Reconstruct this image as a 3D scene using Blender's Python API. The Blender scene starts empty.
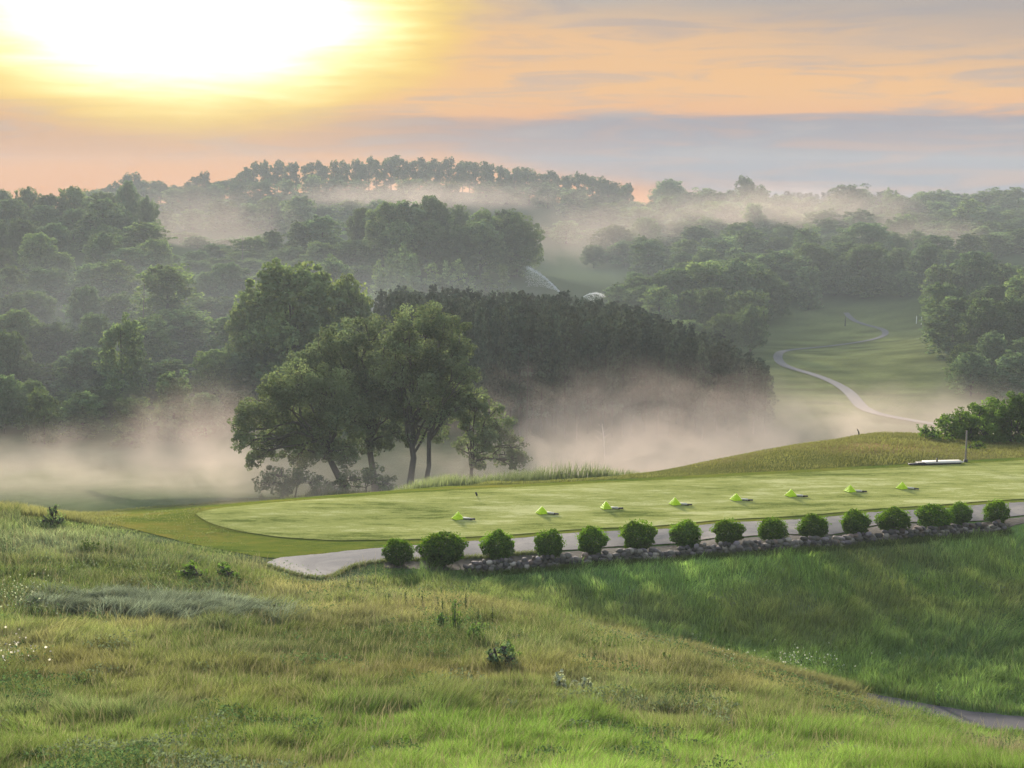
import bpy, math, random
import numpy as np
from mathutils import Vector

random.seed(7)
rng = np.random.default_rng(11)
C = bpy.context.scene.collection
D = bpy.data
R = math.radians
PI = math.pi
CAMZ = 30.0
F = 1407.0
PITCH = math.atan((384 - 200) / F)
cp, sp = math.cos(PITCH), math.sin(PITCH)
SUN_AZ, SUN_EL = R(-13.0), R(7.5)

# ------------------------------------------------------------------ geometry of the view
def ray(px, py):
    a = (np.asarray(px, float) - 512) / F
    b = (384 - np.asarray(py, float)) / F
    return a, cp + b * sp, -sp + b * cp          # x, y, z of the ray

def P(px, py, Y):
    x, y, z = ray(px, py)
    t = Y / y
    return x * t, np.asarray(Y, float) + 0 * t, CAMZ + z * t

def project(X, Y, Z):
    zc = Z - CAMZ
    d = Y * cp - zc * sp
    u = Y * sp + zc * cp
    return 512 + F * X / d, 384 - F * u / d

# ------------------------------------------------------------------ terrain
ctrl = []
def cpt(px, py, Y):
    ctrl.append(tuple(float(v) for v in P(px, py, Y)))
def cw(X, Y, h):
    ctrl.append((X, Y, CAMZ + h))
def cpx(px, Y, h):                               # column px, distance, height below the eye
    x, y, z = ray(px, 200)
    ctrl.append((float(x / y * Y), Y, CAMZ + h))

for X in (-30, -12, 0, 12, 30):
    cw(X, -12, -0.9); cw(X, 0, -2.0); cw(X, 8, -4.4)
for px in (-500, 0, 256, 512, 768, 1024, 1500):
    cpt(px, 768, 21)
for q in ((0, 715, 25), (0, 680, 29), (0, 600, 40), (0, 550, 48.5), (0, 515, 56), (-300, 600, 40), (-300, 520, 55),
          (250, 680, 29), (250, 620, 38), (200, 560, 50), (100, 540, 53), (120, 600, 41),
          (500, 690, 28.5), (500, 640, 36), (500, 612, 42), (505, 598, 47), (500, 577, 51),
          (690, 700, 29), (690, 662, 36), (690, 650, 45), (690, 600, 49.3), (690, 553, 54.3),
          (380, 640, 36), (380, 600, 45), (600, 640, 39), (600, 622, 46.5), (600, 590, 49.5),
          (850, 730, 28), (850, 708, 35), (850, 682, 43.5), (850, 620, 48.4), (850, 545, 56),
          (960, 752, 31), (975, 721, 40), (1000, 690, 43), (1000, 620, 48.9), (1000, 541, 57.2),
          (1150, 772, 31), (1150, 722, 40), (1150, 690, 43.5), (1150, 620, 49.5), (1150, 535, 58.5),
          (1500, 700, 40), (1500, 600, 54)):
    cpt(*q)
def plane_pt(px, py, dh=0.0):
    H = 13.4 + dh
    cpt(px, py, H * F / (py - 200))
for q in ((80, 517), (130, 528), (190, 543), (265, 556), (300, 571), (200, 512), (260, 530), (335, 578), (340, 553), (300, 500), (380, 560),
          (388, 548), (400, 520), (400, 494), (519, 539), (500, 515), (500, 489), (510, 556), (609, 532), (600, 510), (600, 484),
          (610, 552), (691, 527), (690, 503), (680, 480), (700, 547), (762, 522), (770, 497), (790, 474), (800, 540), (863, 514),
          (880, 490), (890, 468), (890, 533), (946, 509), (1024, 503), (1020, 480), (1020, 461), (1020, 524), (1200, 490), (1200, 450), (1500, 470)):
    plane_pt(*q)
# beyond the tee: bank, valley floor, mound on the right
for px, Y, h in ((-400, 70, -15), (-200, 66, -14), (0, 66, -15.2), (0, 80, -19.5), (100, 74, -17.4), (200, 74, -17.2), (300, 74, -16.6), (400, 77, -16.6), (500, 80, -16.8), (600, 80, -16.8),
                 (660, 84, -17.6), (400, 95, -21), (550, 95, -21.2),
                 (-300, 110, -23), (0, 110, -22.6), (150, 110, -22.7), (350, 110, -23.3), (500, 110, -23.6), (620, 110, -24),
                 (700, 79, -15.0), (780, 84, -15.0), (830, 86, -14.95), (870, 88, -14.75), (930, 86, -14.5), (1000, 84, -14.7), (1150, 84, -14.0), (1300, 90, -13.5),
                 (720, 95, -19.5), (800, 100, -19.5), (870, 104, -19.0), (950, 104, -18.5), (1100, 105, -18), (720, 118, -24.3), (830, 125, -25), (950, 130, -25), (1150, 130, -23)):
    cpx(px, Y, h)
for px in (-500, -100, 120, 300, 450, 600, 750, 950, 1200, 1500):
    cpx(px, 150, -26.0)
for px in (-500, 0, 150, 300): cpx(px, 195, -22.5)
for px in (-500, 0, 150, 300): cpx(px, 245, -20)
for px in (-500, 0, 150): cpx(px, 300, -17.5)
for px in (-500, 0, 100): cpx(px, 400, -8.5)
cpx(190, 400, -15); cpx(300, 300, -19)
for px in (420, 550, 680): cpx(px, 195, -25.5)
for px in (420, 560): cpx(px, 260, -24)
for q in ((860, 412, 170), (800, 428, 155), (900, 385, 200), (850, 352, 250), (930, 335, 280), (855, 308, 335), (772, 353, 245), (690, 345, 260)):
    cpt(*q)
for px, Y, h in ((1050, 210, -25), (1050, 260, -22), (1300, 260, -18), (960, 340, -22), (400, 360, -17), (500, 350, -18), (545, 380, -20), (590, 450, -22), (575, 380, -22.5), (660, 380, -23), (620, 520, -16),
                 (700, 355, -24), (800, 355, -24), (700, 400, -21.5), (820, 400, -21), (1000, 380, -17), (700, 450, -19), (850, 450, -18.5), (1000, 450, -14), (720, 500, -16.5), (860, 500, -16), (1000, 500, -12),
                 (720, 550, -14), (860, 550, -13.5), (1000, 550, -10), (1300, 500, -9), (650, 600, -13.5), (800, 600, -13.5), (1000, 600, -11), (650, 650, -11), (800, 650, -11), (1000, 650, -9), (1300, 640, -5), (300, 520, -16), (450, 520, -15), (150, 560, -12), (300, 620, -7), (450, 620, -6), (0, 560, -8),
                 (-400, 600, -4),(120, 700, -4), (300, 700, 3), (450, 700, 4), (560, 700, -2), (640, 700, -8), (760, 720, -8),
                 (-400, 900, -8), (100, 900, -8), (512, 900, -8), (900, 900, -8), (1400, 900, -8), (-400, 2000, -20), (512, 2000, -20), (1400, 2000, -20)):
    cpx(px, Y, h)
ctrl = np.array(ctrl)

def warp(X, Y):
    Yc = np.maximum(Y, -35) + 45
    return np.stack([1.15 * X / Yc * 1.0, np.log(Yc)], -1)
def tps_k(r2):
    return 0.5 * r2 * np.log(np.maximum(r2, 1e-12))
_cu = warp(ctrl[:, 0], ctrl[:, 1])
def _fit():
    n = len(ctrl)
    r2 = ((_cu[:, None] - _cu[None]) ** 2).sum(-1)
    A = np.zeros((n + 3, n + 3))
    A[:n, :n] = tps_k(r2) + np.eye(n) * 2e-5
    A[:n, n] = 1; A[:n, n + 1:] = _cu
    A[n:, :n] = A[:n, n:].T
    b = np.zeros(n + 3); b[:n] = ctrl[:, 2]
    return np.linalg.solve(A, b)
_w = _fit()
def hgt(X, Y):
    X = np.atleast_1d(np.asarray(X, float)); Y = np.atleast_1d(np.asarray(Y, float))
    shp = X.shape
    q = warp(X.ravel(), Y.ravel()); out = np.empty(len(q)); n = len(ctrl)
    for i in range(0, len(q), 20000):
        s = q[i:i + 20000]
        r2 = ((s[:, None, :] - _cu[None]) ** 2).sum(-1)
        out[i:i + 20000] = tps_k(r2) @ _w[:n] + _w[n] + s @ _w[n + 1:]
    return out.reshape(shp)

def ground_at(px, py, y0=12.0, y1=700.0):
    """where the sight line through a photo pixel first meets the ground"""
    x, y, z = ray(px, py)
    Ys = np.exp(np.linspace(math.log(y0), math.log(y1), 500))
    hz = hgt(x / y * Ys, Ys); rz = CAMZ + z / y * Ys
    k = np.nonzero(rz < hz)[0]
    k = k[0] if len(k) else len(Ys) - 1
    if k == 0: Y = Ys[0]
    else:
        a0 = rz[k - 1] - hz[k - 1]; a1 = rz[k] - hz[k]
        Y = Ys[k - 1] + (Ys[k] - Ys[k - 1]) * a0 / (a0 - a1 + 1e-9)
    return float(x / y * Y), float(Y)
def at_col(px, Y):
    x, y, z = ray(px, 200)
    X = float(x / y * Y)
    return X, Y, float(hgt(X, Y)[0])

# value noise for colours of the ground cover
def vnoise(X, Y, scale, seed=0):
    r = np.random.default_rng(seed)
    T = r.random((64, 64))
    x = np.asarray(X) / scale + 1000; y = np.asarray(Y) / scale + 1000
    xi = np.floor(x).astype(int); yi = np.floor(y).astype(int)
    fx = x - xi; fy = y - yi
    fx = fx * fx * (3 - 2 * fx); fy = fy * fy * (3 - 2 * fy)
    g = lambda a, b: T[a % 64, b % 64]
    return (g(xi, yi) * (1 - fx) + g(xi + 1, yi) * fx) * (1 - fy) + (g(xi, yi + 1) * (1 - fx) + g(xi + 1, yi + 1) * fx) * fy
def sstep(a, b, x):
    t = np.clip((x - a) / (b - a), 0, 1)
    return t * t * (3 - 2 * t)

# ------------------------------------------------------------------ mesh helpers
def mesh_arrays(name, V, faces, mat, col=None, parent=None, smooth=False, mat_idx=None, link=True):
    """faces: list of (n,k) index arrays"""
    me = D.meshes.new(name)
    V = np.asarray(V, np.float32)
    me.vertices.add(len(V)); me.vertices.foreach_set('co', V.ravel())
    loops = np.concatenate([f.ravel() for f in faces]).astype(np.int32)
    tot = np.concatenate([np.full(len(f), f.shape[1]) for f in faces])
    st = np.concatenate([[0], np.cumsum(tot)[:-1]]).astype(np.int32)
    me.loops.add(len(loops)); me.loops.foreach_set('vertex_index', loops)
    me.polygons.add(len(tot)); me.polygons.foreach_set('loop_start', st)
    if smooth: me.polygons.foreach_set('use_smooth', np.ones(len(tot), bool))
    if col is not None:
        ca = me.color_attributes.new('Col', 'FLOAT_COLOR', 'POINT')
        c4 = np.ones((len(V), 4), np.float32); c4[:, :3] = col
        ca.data.foreach_set('color', c4.ravel())
    me.update(calc_edges=True)
    me.materials.append(mat)
    o = D.objects.new(name, me)
    if link: C.objects.link(o)
    if parent: o.parent = parent
    return o

class Acc:
    def __init__(s): s.v = []; s.c = []; s.q = []; s.t = []; s.n = 0
    def add(s, V, quads=None, tris=None, col=None):
        V = np.asarray(V, float)
        if quads is not None and len(quads): s.q.append(np.asarray(quads) + s.n)
        if tris is not None and len(tris): s.t.append(np.asarray(tris) + s.n)
        s.v.append(V); s.n += len(V)
        c = np.ones((len(V), 3)) if col is None else np.broadcast_to(np.asarray(col, float), (len(V), 3))
        s.c.append(c)
    def build(s, name, mat, parent=None, smooth=False, link=True):
        f = []
        if s.q: f.append(np.concatenate(s.q))
        if s.t: f.append(np.concatenate(s.t))
        return mesh_arrays(name, np.concatenate(s.v), f, mat, np.concatenate(s.c), parent, smooth, link=link)

def tube(acc, pts, rad, n=7, col=None, cap=True):
    pts = np.asarray(pts, float); m = len(pts); V = []
    for i in range(m):
        d = pts[min(i + 1, m - 1)] - pts[max(i - 1, 0)]; d /= (np.linalg.norm(d) + 1e-9)
        a = np.cross(d, [0.31, 0.9, 0.17]); a /= np.linalg.norm(a); b = np.cross(d, a)
        th = np.arange(n) * 2 * PI / n
        V.append(pts[i] + rad[i] * (np.cos(th)[:, None] * a + np.sin(th)[:, None] * b))
    V = np.concatenate(V)
    k = np.arange(n); k2 = (k + 1) % n
    q = np.concatenate([np.stack([i * n + k, i * n + k2, (i + 1) * n + k2, (i + 1) * n + k], -1) for i in range(m - 1)])
    tr = None
    if cap:
        V = np.concatenate([V, pts[-1:]])
        tr = np.stack([(m - 1) * n + k, (m - 1) * n + k2, np.full(n, m * n)], -1)
    acc.add(V, q, tr, col)

def box(acc, c, s, rz=0.0, col=None, bev=0.0):
    x, y, z = np.array(s) / 2
    V = np.array([[-x, -y, -z], [x, -y, -z], [x, y, -z], [-x, y, -z], [-x, -y, z], [x, -y, z], [x, y, z], [-x, y, z]])
    if bev:
        V[4:, 0] *= 1 - bev / x; V[4:, 1] *= 1 - bev / y
    ca, sa = math.cos(rz), math.sin(rz)
    V = np.stack([V[:, 0] * ca - V[:, 1] * sa, V[:, 0] * sa + V[:, 1] * ca, V[:, 2]], -1) + np.array(c)
    acc.add(V, np.array([[0, 3, 2, 1], [4, 5, 6, 7], [0, 1, 5, 4], [1, 2, 6, 5], [2, 3, 7, 6], [3, 0, 4, 7]]), None, col)

def unit_vecs(n, r=rng):
    v = r.normal(size=(n, 3)); return v / np.linalg.norm(v, axis=1)[:, None]

def leaf_cards(acc, pos, nrm, size, col, r=rng, aspect=0.62):
    """a four-cornered leaf (bent along its rib) at each position"""
    n = len(pos)
    t = np.cross(nrm, unit_vecs(n, r)); t /= (np.linalg.norm(t, axis=1)[:, None] + 1e-9)
    b = np.cross(nrm, t)
    s = (np.asarray(size) * np.ones(n))[:, None]
    bend = nrm * s * 0.12
    V = np.stack([pos - t * s * 0.5 - bend, pos - b * s * 0.5 * aspect + bend, pos + t * s * 0.5 - bend, pos + b * s * 0.5 * aspect + bend], 1).reshape(-1, 3)
    q = np.arange(4 * n).reshape(n, 4)
    acc.add(V, q, None, np.repeat(np.broadcast_to(col, (n, 3)), 4, 0))

def blob_leaves(acc, c, rad, n, leaf, base=1.0, sub=14, flat=0.85, up=0.25, var=0.22, r=rng):
    """a bough: sub-clumps spread through an ellipsoid, leaves over each sub-clump"""
    c = np.asarray(c, float); rad = np.asarray(rad) * np.ones(3)
    d = unit_vecs(sub, r); rr = 0.40 + 0.68 * r.random(sub)[:, None] ** 0.7
    sc = c + d * rr * rad
    srad = rad.mean() * (0.24 + 0.20 * r.random(sub))
    tone = base * (1 - var / 2 + var * r.random(sub))
    k = r.integers(0, sub, n)
    dd = unit_vecs(n, r); q = (0.55 + 0.5 * r.random(n) ** 0.5)[:, None]
    pos = sc[k] + dd * q * srad[k][:, None] * np.array([1, 1, flat])
    nrm = dd * 0.6 + unit_vecs(n, r) * 0.75 + np.array([0, 0, up]); nrm /= np.linalg.norm(nrm, axis=1)[:, None]
    tl = (tone[k] * (0.85 + 0.3 * r.random(n)))[:, None]
    col = tl * np.array([1, 1, 1]) + (r.random(n)[:, None] - 0.5) * np.array([0.25, 0.05, 0.0])
    leaf_cards(acc, pos, nrm, leaf * (0.7 + 0.6 * r.random(n)), np.clip(col, 0.2, 1.6), r)

# ------------------------------------------------------------------ materials
def new_mat(name):
    m = D.materials.new(name); m.use_nodes = True
    nt = m.node_tree
    for n in list(nt.nodes): nt.nodes.remove(n)
    return m, nt
class NT:
    def __init__(s, nt): s.nt = nt
    def n(s, t, **kw):
        o = s.nt.nodes.new(t)
        for k, v in kw.items(): setattr(o, k, v)
        return o
    def link(s, a, b): s.nt.links.new(a, b)
    def val(s, sock, v):
        if hasattr(v, 'is_output'): s.link(v, sock)
        else: sock.default_value = v
    def m(s, op, a, b=0.0, c=None, clamp=False):
        o = s.n('ShaderNodeMath', operation=op); o.use_clamp = clamp
        s.val(o.inputs[0], a); s.val(o.inputs[1], b)
        if c is not None: s.val(o.inputs[2], c)
        return o.outputs[0]
    def mix(s, f, a, b, t='MIX'):
        o = s.n('ShaderNodeMix', data_type='RGBA', blend_type=t)
        for i, v in ((0, f), (6, a), (7, b)):
            if isinstance(v, tuple) and len(v) == 3: v = v + (1,)
            s.val(o.inputs[i], v)
        return o.outputs[2]
    def ramp(s, f, stops, interp='EASE'):
        o = s.n('ShaderNodeValToRGB'); cr = o.color_ramp; cr.interpolation = interp
        while len(cr.elements) < len(stops): cr.elements.new(0.5)
        for e, (p, c) in zip(cr.elements, stops):
            e.position = p; e.color = tuple(c) + (1,) if len(c) == 3 else c
        s.link(f, o.inputs[0]); return o.outputs[0]
    def sm(s, x, a, b):
        o = s.n('ShaderNodeMapRange', interpolation_type='SMOOTHSTEP')
        s.val(o.inputs[0], x); o.inputs[1].default_value = a; o.inputs[2].default_value = b
        return o.outputs[0]
    def noise(s, vec, scale, detail=3, rough=0.55, dist=0.0):
        o = s.n('ShaderNodeTexNoise'); s.link(vec, o.inputs['Vector'])
        o.inputs['Scale'].default_value = scale; o.inputs['Detail'].default_value = detail
        o.inputs['Roughness'].default_value = rough; o.inputs['Distortion'].default_value = dist
        return o.outputs['Fac']

def leaf_mat(name, base, trans=0.45, rand=0.25, warm=(1.15, 1.05, 0.8), gloss=0.0, tt=(1.05, 1.12, 0.6)):
    m, nt = new_mat(name); k = NT(nt)
    at = k.n('ShaderNodeAttribute', attribute_name='Col')
    oi = k.n('ShaderNodeObjectInfo')
    c = k.mix(1.0, base, at.outputs['Color'], 'MULTIPLY')
    c2 = k.mix(1.0, c, warm, 'MULTIPLY')
    c = k.mix(k.m('MULTIPLY', oi.outputs['Random'], 1.0), c, c2)
    hs = k.n('ShaderNodeHueSaturation'); k.link(c, hs.inputs['Color'])
    k.link(k.m('ADD', k.m('MULTIPLY', k.m('FRACT', k.m('MULTIPLY', oi.outputs['Random'], 7.31)), rand * 2), 1 - rand), hs.inputs['Value'])
    d = k.n('ShaderNodeBsdfDiffuse'); k.link(hs.outputs[0], d.inputs['Color'])
    t = k.n('ShaderNodeBsdfTranslucent')
    k.link(k.mix(1.0, hs.outputs[0], tt, 'MULTIPLY'), t.inputs['Color'])
    mx = k.n('ShaderNodeMixShader'); mx.inputs[0].default_value = trans
    k.link(d.outputs[0], mx.inputs[1]); k.link(t.outputs[0], mx.inputs[2])
    outp = mx.outputs[0]
    if gloss:
        g = k.n('ShaderNodeBsdfGlossy'); g.inputs['Roughness'].default_value = 0.45; g.inputs['Color'].default_value = (1, 1, 1, 1)
        mg = k.n('ShaderNodeMixShader'); mg.inputs[0].default_value = gloss
        k.link(outp, mg.inputs[1]); k.link(g.outputs[0], mg.inputs[2]); outp = mg.outputs[0]
    o = k.n('ShaderNodeOutputMaterial'); k.link(outp, o.inputs['Surface'])
    return m

def solid_mat(name, base, rough=0.8, noise_scale=3.0, amt=0.35, bump=0.0, attr=False, spec=0.3):
    m, nt = new_mat(name); k = NT(nt)
    g = k.n('ShaderNodeNewGeometry')
    nz = k.noise(g.outputs['Position'], noise_scale, 4)
    v = k.m('ADD', k.m('MULTIPLY', nz, amt * 2), 1 - amt)
    c = k.mix(1.0, base, (1, 1, 1), 'MULTIPLY')
    if attr:
        at = k.n('ShaderNodeAttribute', attribute_name='Col'); c = k.mix(1.0, base, at.outputs['Color'], 'MULTIPLY')
    hs = k.n('ShaderNodeHueSaturation'); k.link(c, hs.inputs['Color']); k.link(v, hs.inputs['Value'])
    b = k.n('ShaderNodeBsdfPrincipled'); k.link(hs.outputs[0], b.inputs['Base Color'])
    b.inputs['Roughness'].default_value = rough; b.inputs['Specular IOR Level'].default_value = spec
    if bump:
        bp = k.n('ShaderNodeBump'); bp.inputs['Strength'].default_value = bump; bp.inputs['Distance'].default_value = 0.05
        k.link(nz, bp.inputs['Height']); k.link(bp.outputs[0], b.inputs['Normal'])
    o = k.n('ShaderNodeOutputMaterial'); k.link(b.outputs[0], o.inputs['Surface'])
    return m

M = {}
M['bark'] = solid_mat('bark', (0.055, 0.045, 0.038), 0.9, 6, 0.4, 0.4)
M['pale_bark'] = solid_mat('pale_bark', (0.42, 0.39, 0.34), 0.85, 4, 0.35)
M['oak'] = leaf_mat('oak_leaves', (0.150, 0.186, 0.104), 0.44, 0.08, (1.05, 1.03, 0.9), tt=(1.0, 1.08, 0.75))
M['broad'] = leaf_mat('broadleaf_leaves', (0.125, 0.185, 0.115), 0.45, 0.36)
M['ridge'] = leaf_mat('ridge_leaves', (0.085, 0.135, 0.066), 0.4, 0.2)
M['pine'] = leaf_mat('pine_needles', (0.074, 0.098, 0.078), 0.2, 0.3, (1.2, 1.05, 0.95))
M['shrub'] = leaf_mat('clipped_shrub_leaves', (0.068, 0.145, 0.024), 0.5, 0.2)
M['sumac'] = leaf_mat('thicket_leaves', (0.11, 0.19, 0.055), 0.5, 0.15)
M['weed'] = leaf_mat('weed_leaves', (0.10, 0.16, 0.05), 0.45, 0.2)
M['silver'] = leaf_mat('silver_leaves', (0.42, 0.46, 0.36), 0.35, 0.1, (1.05, 1.0, 0.9))
M['grass'] = leaf_mat('grass_blades', (1.17, 1.12, 1.10), 0.45, 0.0, (1, 1, 1), tt=(0.95, 1.05, 0.8))
M['grey_wood'] = solid_mat('grey_wood', (0.17, 0.15, 0.125), 0.9, 8, 0.3)
M['stem'] = solid_mat('green_stem', (0.09, 0.10, 0.045), 0.8)

# ------------------------------------------------------------------ object helpers
def tag(o, label=None, cat=None, group=None, kind=None):
    if label: o['label'] = label
    if cat: o['category'] = cat
    if group: o['group'] = group
    if kind: o['kind'] = kind
    return o
def empty(name, loc, rz=0.0):
    o = D.objects.new(name, None); C.objects.link(o); o.location = loc; o.rotation_euler = (0, 0, rz)
    o.empty_display_size = 0.3
    return o
def copy_tree(o, parent=None):
    c = o.copy(); C.objects.link(c)
    if parent: c.parent = parent
    for ch in list(o.children): copy_tree(ch, c)
    return c

# ------------------------------------------------------------------ colour of the ground cover (species patches)
def tri_w(px, py, cx, cy, rx, ry):
    return np.exp(-(((px - cx) / rx) ** 2 + ((py - cy) / ry) ** 2))
def ridge_y(px):          # crest of the near meadow against the green slope behind, as pixel rows
    return np.interp(px, [300, 370, 440, 500, 600, 690, 800, 930, 1050, 1200], [560, 583, 594, 606, 628, 655, 685, 708, 722, 735])
def cover_colour(X, Y, Z):
    px, py = project(X, Y, Z)
    n1 = vnoise(X, Y, 5.0, 1); n2 = vnoise(X, Y * 0.7, 1.7, 2); n3 = vnoise(X, Y, 0.6, 3); n4 = vnoise(X * 0.6, Y, 3.0, 4)
    straw = np.array([0.235, 0.215, 0.105]); yg = np.array([0.112, 0.152, 0.055]); gr = np.array([0.085, 0.135, 0.038])
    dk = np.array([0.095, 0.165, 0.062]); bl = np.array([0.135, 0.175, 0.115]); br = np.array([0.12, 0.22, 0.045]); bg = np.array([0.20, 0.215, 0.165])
    olive = np.array([0.145, 0.150, 0.058]); rust = np.array([0.20, 0.145, 0.075])
    mixc = lambda c, t, w: c * (1 - w)[..., None] + t * w[..., None]
    c = np.broadcast_to(yg, X.shape + (3,)).copy()
    c = mixc(c, straw, sstep(0.50, 0.62, n1 * 0.45 + n2 * 0.4 + n3 * 0.15) * 0.55)
    c = mixc(c, gr, sstep(0.5, 0.64, n4 * 0.6 + n3 * 0.4) * 0.7)
    c = mixc(c, bl * 0.8, sstep(0.58, 0.70, vnoise(X, Y, 2.1, 8) * 0.7 + n3 * 0.3) * 0.45)
    c = mixc(c, rust, sstep(0.62, 0.85, vnoise(X, Y, 2.4, 9)) * 0.22)
    # bands of other species and tones on the near meadow
    c = mixc(c, br, sstep(712, 738, py - 12 * np.sin(px / 90) + 22 * (n2 - .5)) * (0.45 + 0.5 * sstep(250, 420, px)) )
    c = mixc(c, gr, tri_w(px, py, 60, 760, 220, 34) * 0.8)
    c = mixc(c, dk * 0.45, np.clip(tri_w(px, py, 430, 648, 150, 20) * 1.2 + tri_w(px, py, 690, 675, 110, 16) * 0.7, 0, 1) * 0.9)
    c = mixc(c, dk * 0.7, tri_w(px, py, 150, 610, 130, 12) * 0.7)  # darker green beneath the swath of laid-over grass
    c = mixc(c, bl, np.clip(tri_w(px, py, 50, 545, 110, 15), 0, 1) * 0.75)
    c = mixc(c, straw * 0.95, np.clip(tri_w(px, py, 620, 668, 110, 9) + tri_w(px, py, 440, 610, 90, 11) + tri_w(px, py, 300, 590, 60, 12) + tri_w(px, py, 760, 690, 60, 8), 0, 1) * 0.65)
    c = mixc(c, rust, np.clip(tri_w(px, py, 480, 680, 130, 9) + tri_w(px, py, 60, 665, 80, 20) * 0.8 + tri_w(px, py, 250, 675, 120, 10) * 0.5, 0, 1) * 0.5)
    # green slope below the stone wall
    w = sstep(-3, 9, ridge_y(px) - py + 5 * (n2 - 0.5)) * sstep(330, 420, px)
    s = np.broadcast_to(gr * 2.0, X.shape + (3,)).copy()
    s = mixc(s, dk, sstep(0.35, 0.7, n1) * 0.8)
    s = mixc(s, olive, sstep(0.45, 0.8, n4) * 0.5)
    s = mixc(s, olive * 0.95, np.clip(tri_w(px, py, 870, 600, 130, 35) + tri_w(px, py, 1000, 590, 60, 40), 0, 1) * 0.65)
    s = mixc(s, yg * 0.85, tri_w(px, py, 430, 592, 70, 14) * 0.8)
    s = mixc(s, dk, tri_w(px, py, 980, 655, 90, 28) * 0.8)
    s = mixc(s, br * 0.8, sstep(0.55, 0.75, n2) * 0.4)
    s = s * 1.15
    c = c * (1 - w)[..., None] + s * w[..., None]
    c = c * (0.97 + 0.03 * w)[..., None]
    return np.clip(c, 0.01, 0.6), w

# ------------------------------------------------------------------ the ground: one sheet
def make_ground():
    Y1 = np.linspace(-10, 100, 230); Y2 = np.exp(np.linspace(math.log(100.6), math.log(1000), 150))
    Ys = np.concatenate([Y1, Y2]); U = np.linspace(-1, 1, 301)
    YY, UU = np.meshgrid(Ys, U, indexing='ij')
    XX = UU * (25 + 0.62 * np.maximum(YY, 0))
    ZZ = hgt(XX, YY)
    nr, nc = XX.shape
    idx = np.arange(nr * nc).reshape(nr, nc)
    q = np.stack([idx[:-1, :-1], idx[:-1, 1:], idx[1:, 1:], idx[1:, :-1]], -1).reshape(-1, 4)
    px, py = project(XX, np.maximum(YY, 5), ZZ)
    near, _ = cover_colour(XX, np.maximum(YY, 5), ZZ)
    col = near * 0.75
    def lay(w, t):
        nonlocal col
        col = col * (1 - w)[..., None] + np.asarray(t) * w[..., None]
    n1 = vnoise(XX, YY, 4, 21); n2 = vnoise(XX * 0.4, YY, 2.0, 22)
    tan = np.array([0.145, 0.13, 0.048]); gold = np.array([0.105, 0.115, 0.03])
    far = sstep(60, 66, YY + (512 - px) * 0.012)
    lay(far, gold * 0.9)
    mound = sstep(640, 720, px) * sstep(68, 76, YY) * (1 - sstep(100, 112, YY))
    lay(mound * sstep(0.35, 0.6, n1 * 0.6 + n2 * 0.4), tan)
    lay(mound * tri_w(px, py, 880, 447, 55, 6), np.array([0.26, 0.165, 0.075]))
    val = sstep(88, 100, YY) * (1 - mound)
    lay(val, np.array([0.11, 0.135, 0.065]))
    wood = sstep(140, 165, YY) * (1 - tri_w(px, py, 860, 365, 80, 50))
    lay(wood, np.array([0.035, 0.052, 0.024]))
    lay(sstep(140, 160, YY) * (1 - sstep(330, 350, YY)) * np.clip(tri_w(px, py, 860, 365, 90, 55) * 1.5, 0, 1), np.array([0.120, 0.138, 0.050]) * (0.6 + 0.8 * n2)[..., None])
    lay(sstep(380, 400, YY) * (1 - sstep(480, 520, YY)) * np.clip(tri_w(px, 0 * py, 590, 0, 40, 1) * 1.4, 0, 1), np.array([0.075, 0.10, 0.045]))
    m, nt = new_mat('ground_cover'); k = NT(nt)
    g = k.n('ShaderNodeNewGeometry'); at = k.n('ShaderNodeAttribute', attribute_name='Col')
    n_a = k.noise(g.outputs['Position'], 0.9, 5, 0.65); n_b = k.noise(g.outputs['Position'], 9.0, 4, 0.6)
    v = k.m('ADD', k.m('MULTIPLY', n_a, 0.7), k.m('ADD', k.m('MULTIPLY', n_b, 0.7), 0.3))
    hs = k.n('ShaderNodeHueSaturation'); k.link(at.outputs['Color'], hs.inputs['Color']); k.link(v, hs.inputs['Value'])
    b = k.n('ShaderNodeBsdfPrincipled'); k.link(hs.outputs[0], b.inputs['Base Color']); b.inputs['Roughness'].default_value = 0.95
    b.inputs['Specular IOR Level'].default_value = 0.0
    b.inputs['Sheen Weight'].default_value = 0.0; b.inputs['Sheen Roughness'].default_value = 0.6
    bp = k.n('ShaderNodeBump'); bp.inputs['Strength'].default_value = 0.6; bp.inputs['Distance'].default_value = 0.25
    k.link(k.m('ADD', n_a, k.m('MULTIPLY', n_b, 0.5)), bp.inputs['Height']); k.link(bp.outputs[0], b.inputs['Normal'])
    o = k.n('ShaderNodeOutputMaterial'); k.link(b.outputs[0], o.inputs['Surface'])
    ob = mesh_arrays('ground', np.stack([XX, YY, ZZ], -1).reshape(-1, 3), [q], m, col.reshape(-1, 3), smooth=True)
    tag(ob, 'rolling meadow ground falling to a misty wooded valley', 'ground', kind='structure')
make_ground()

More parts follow.
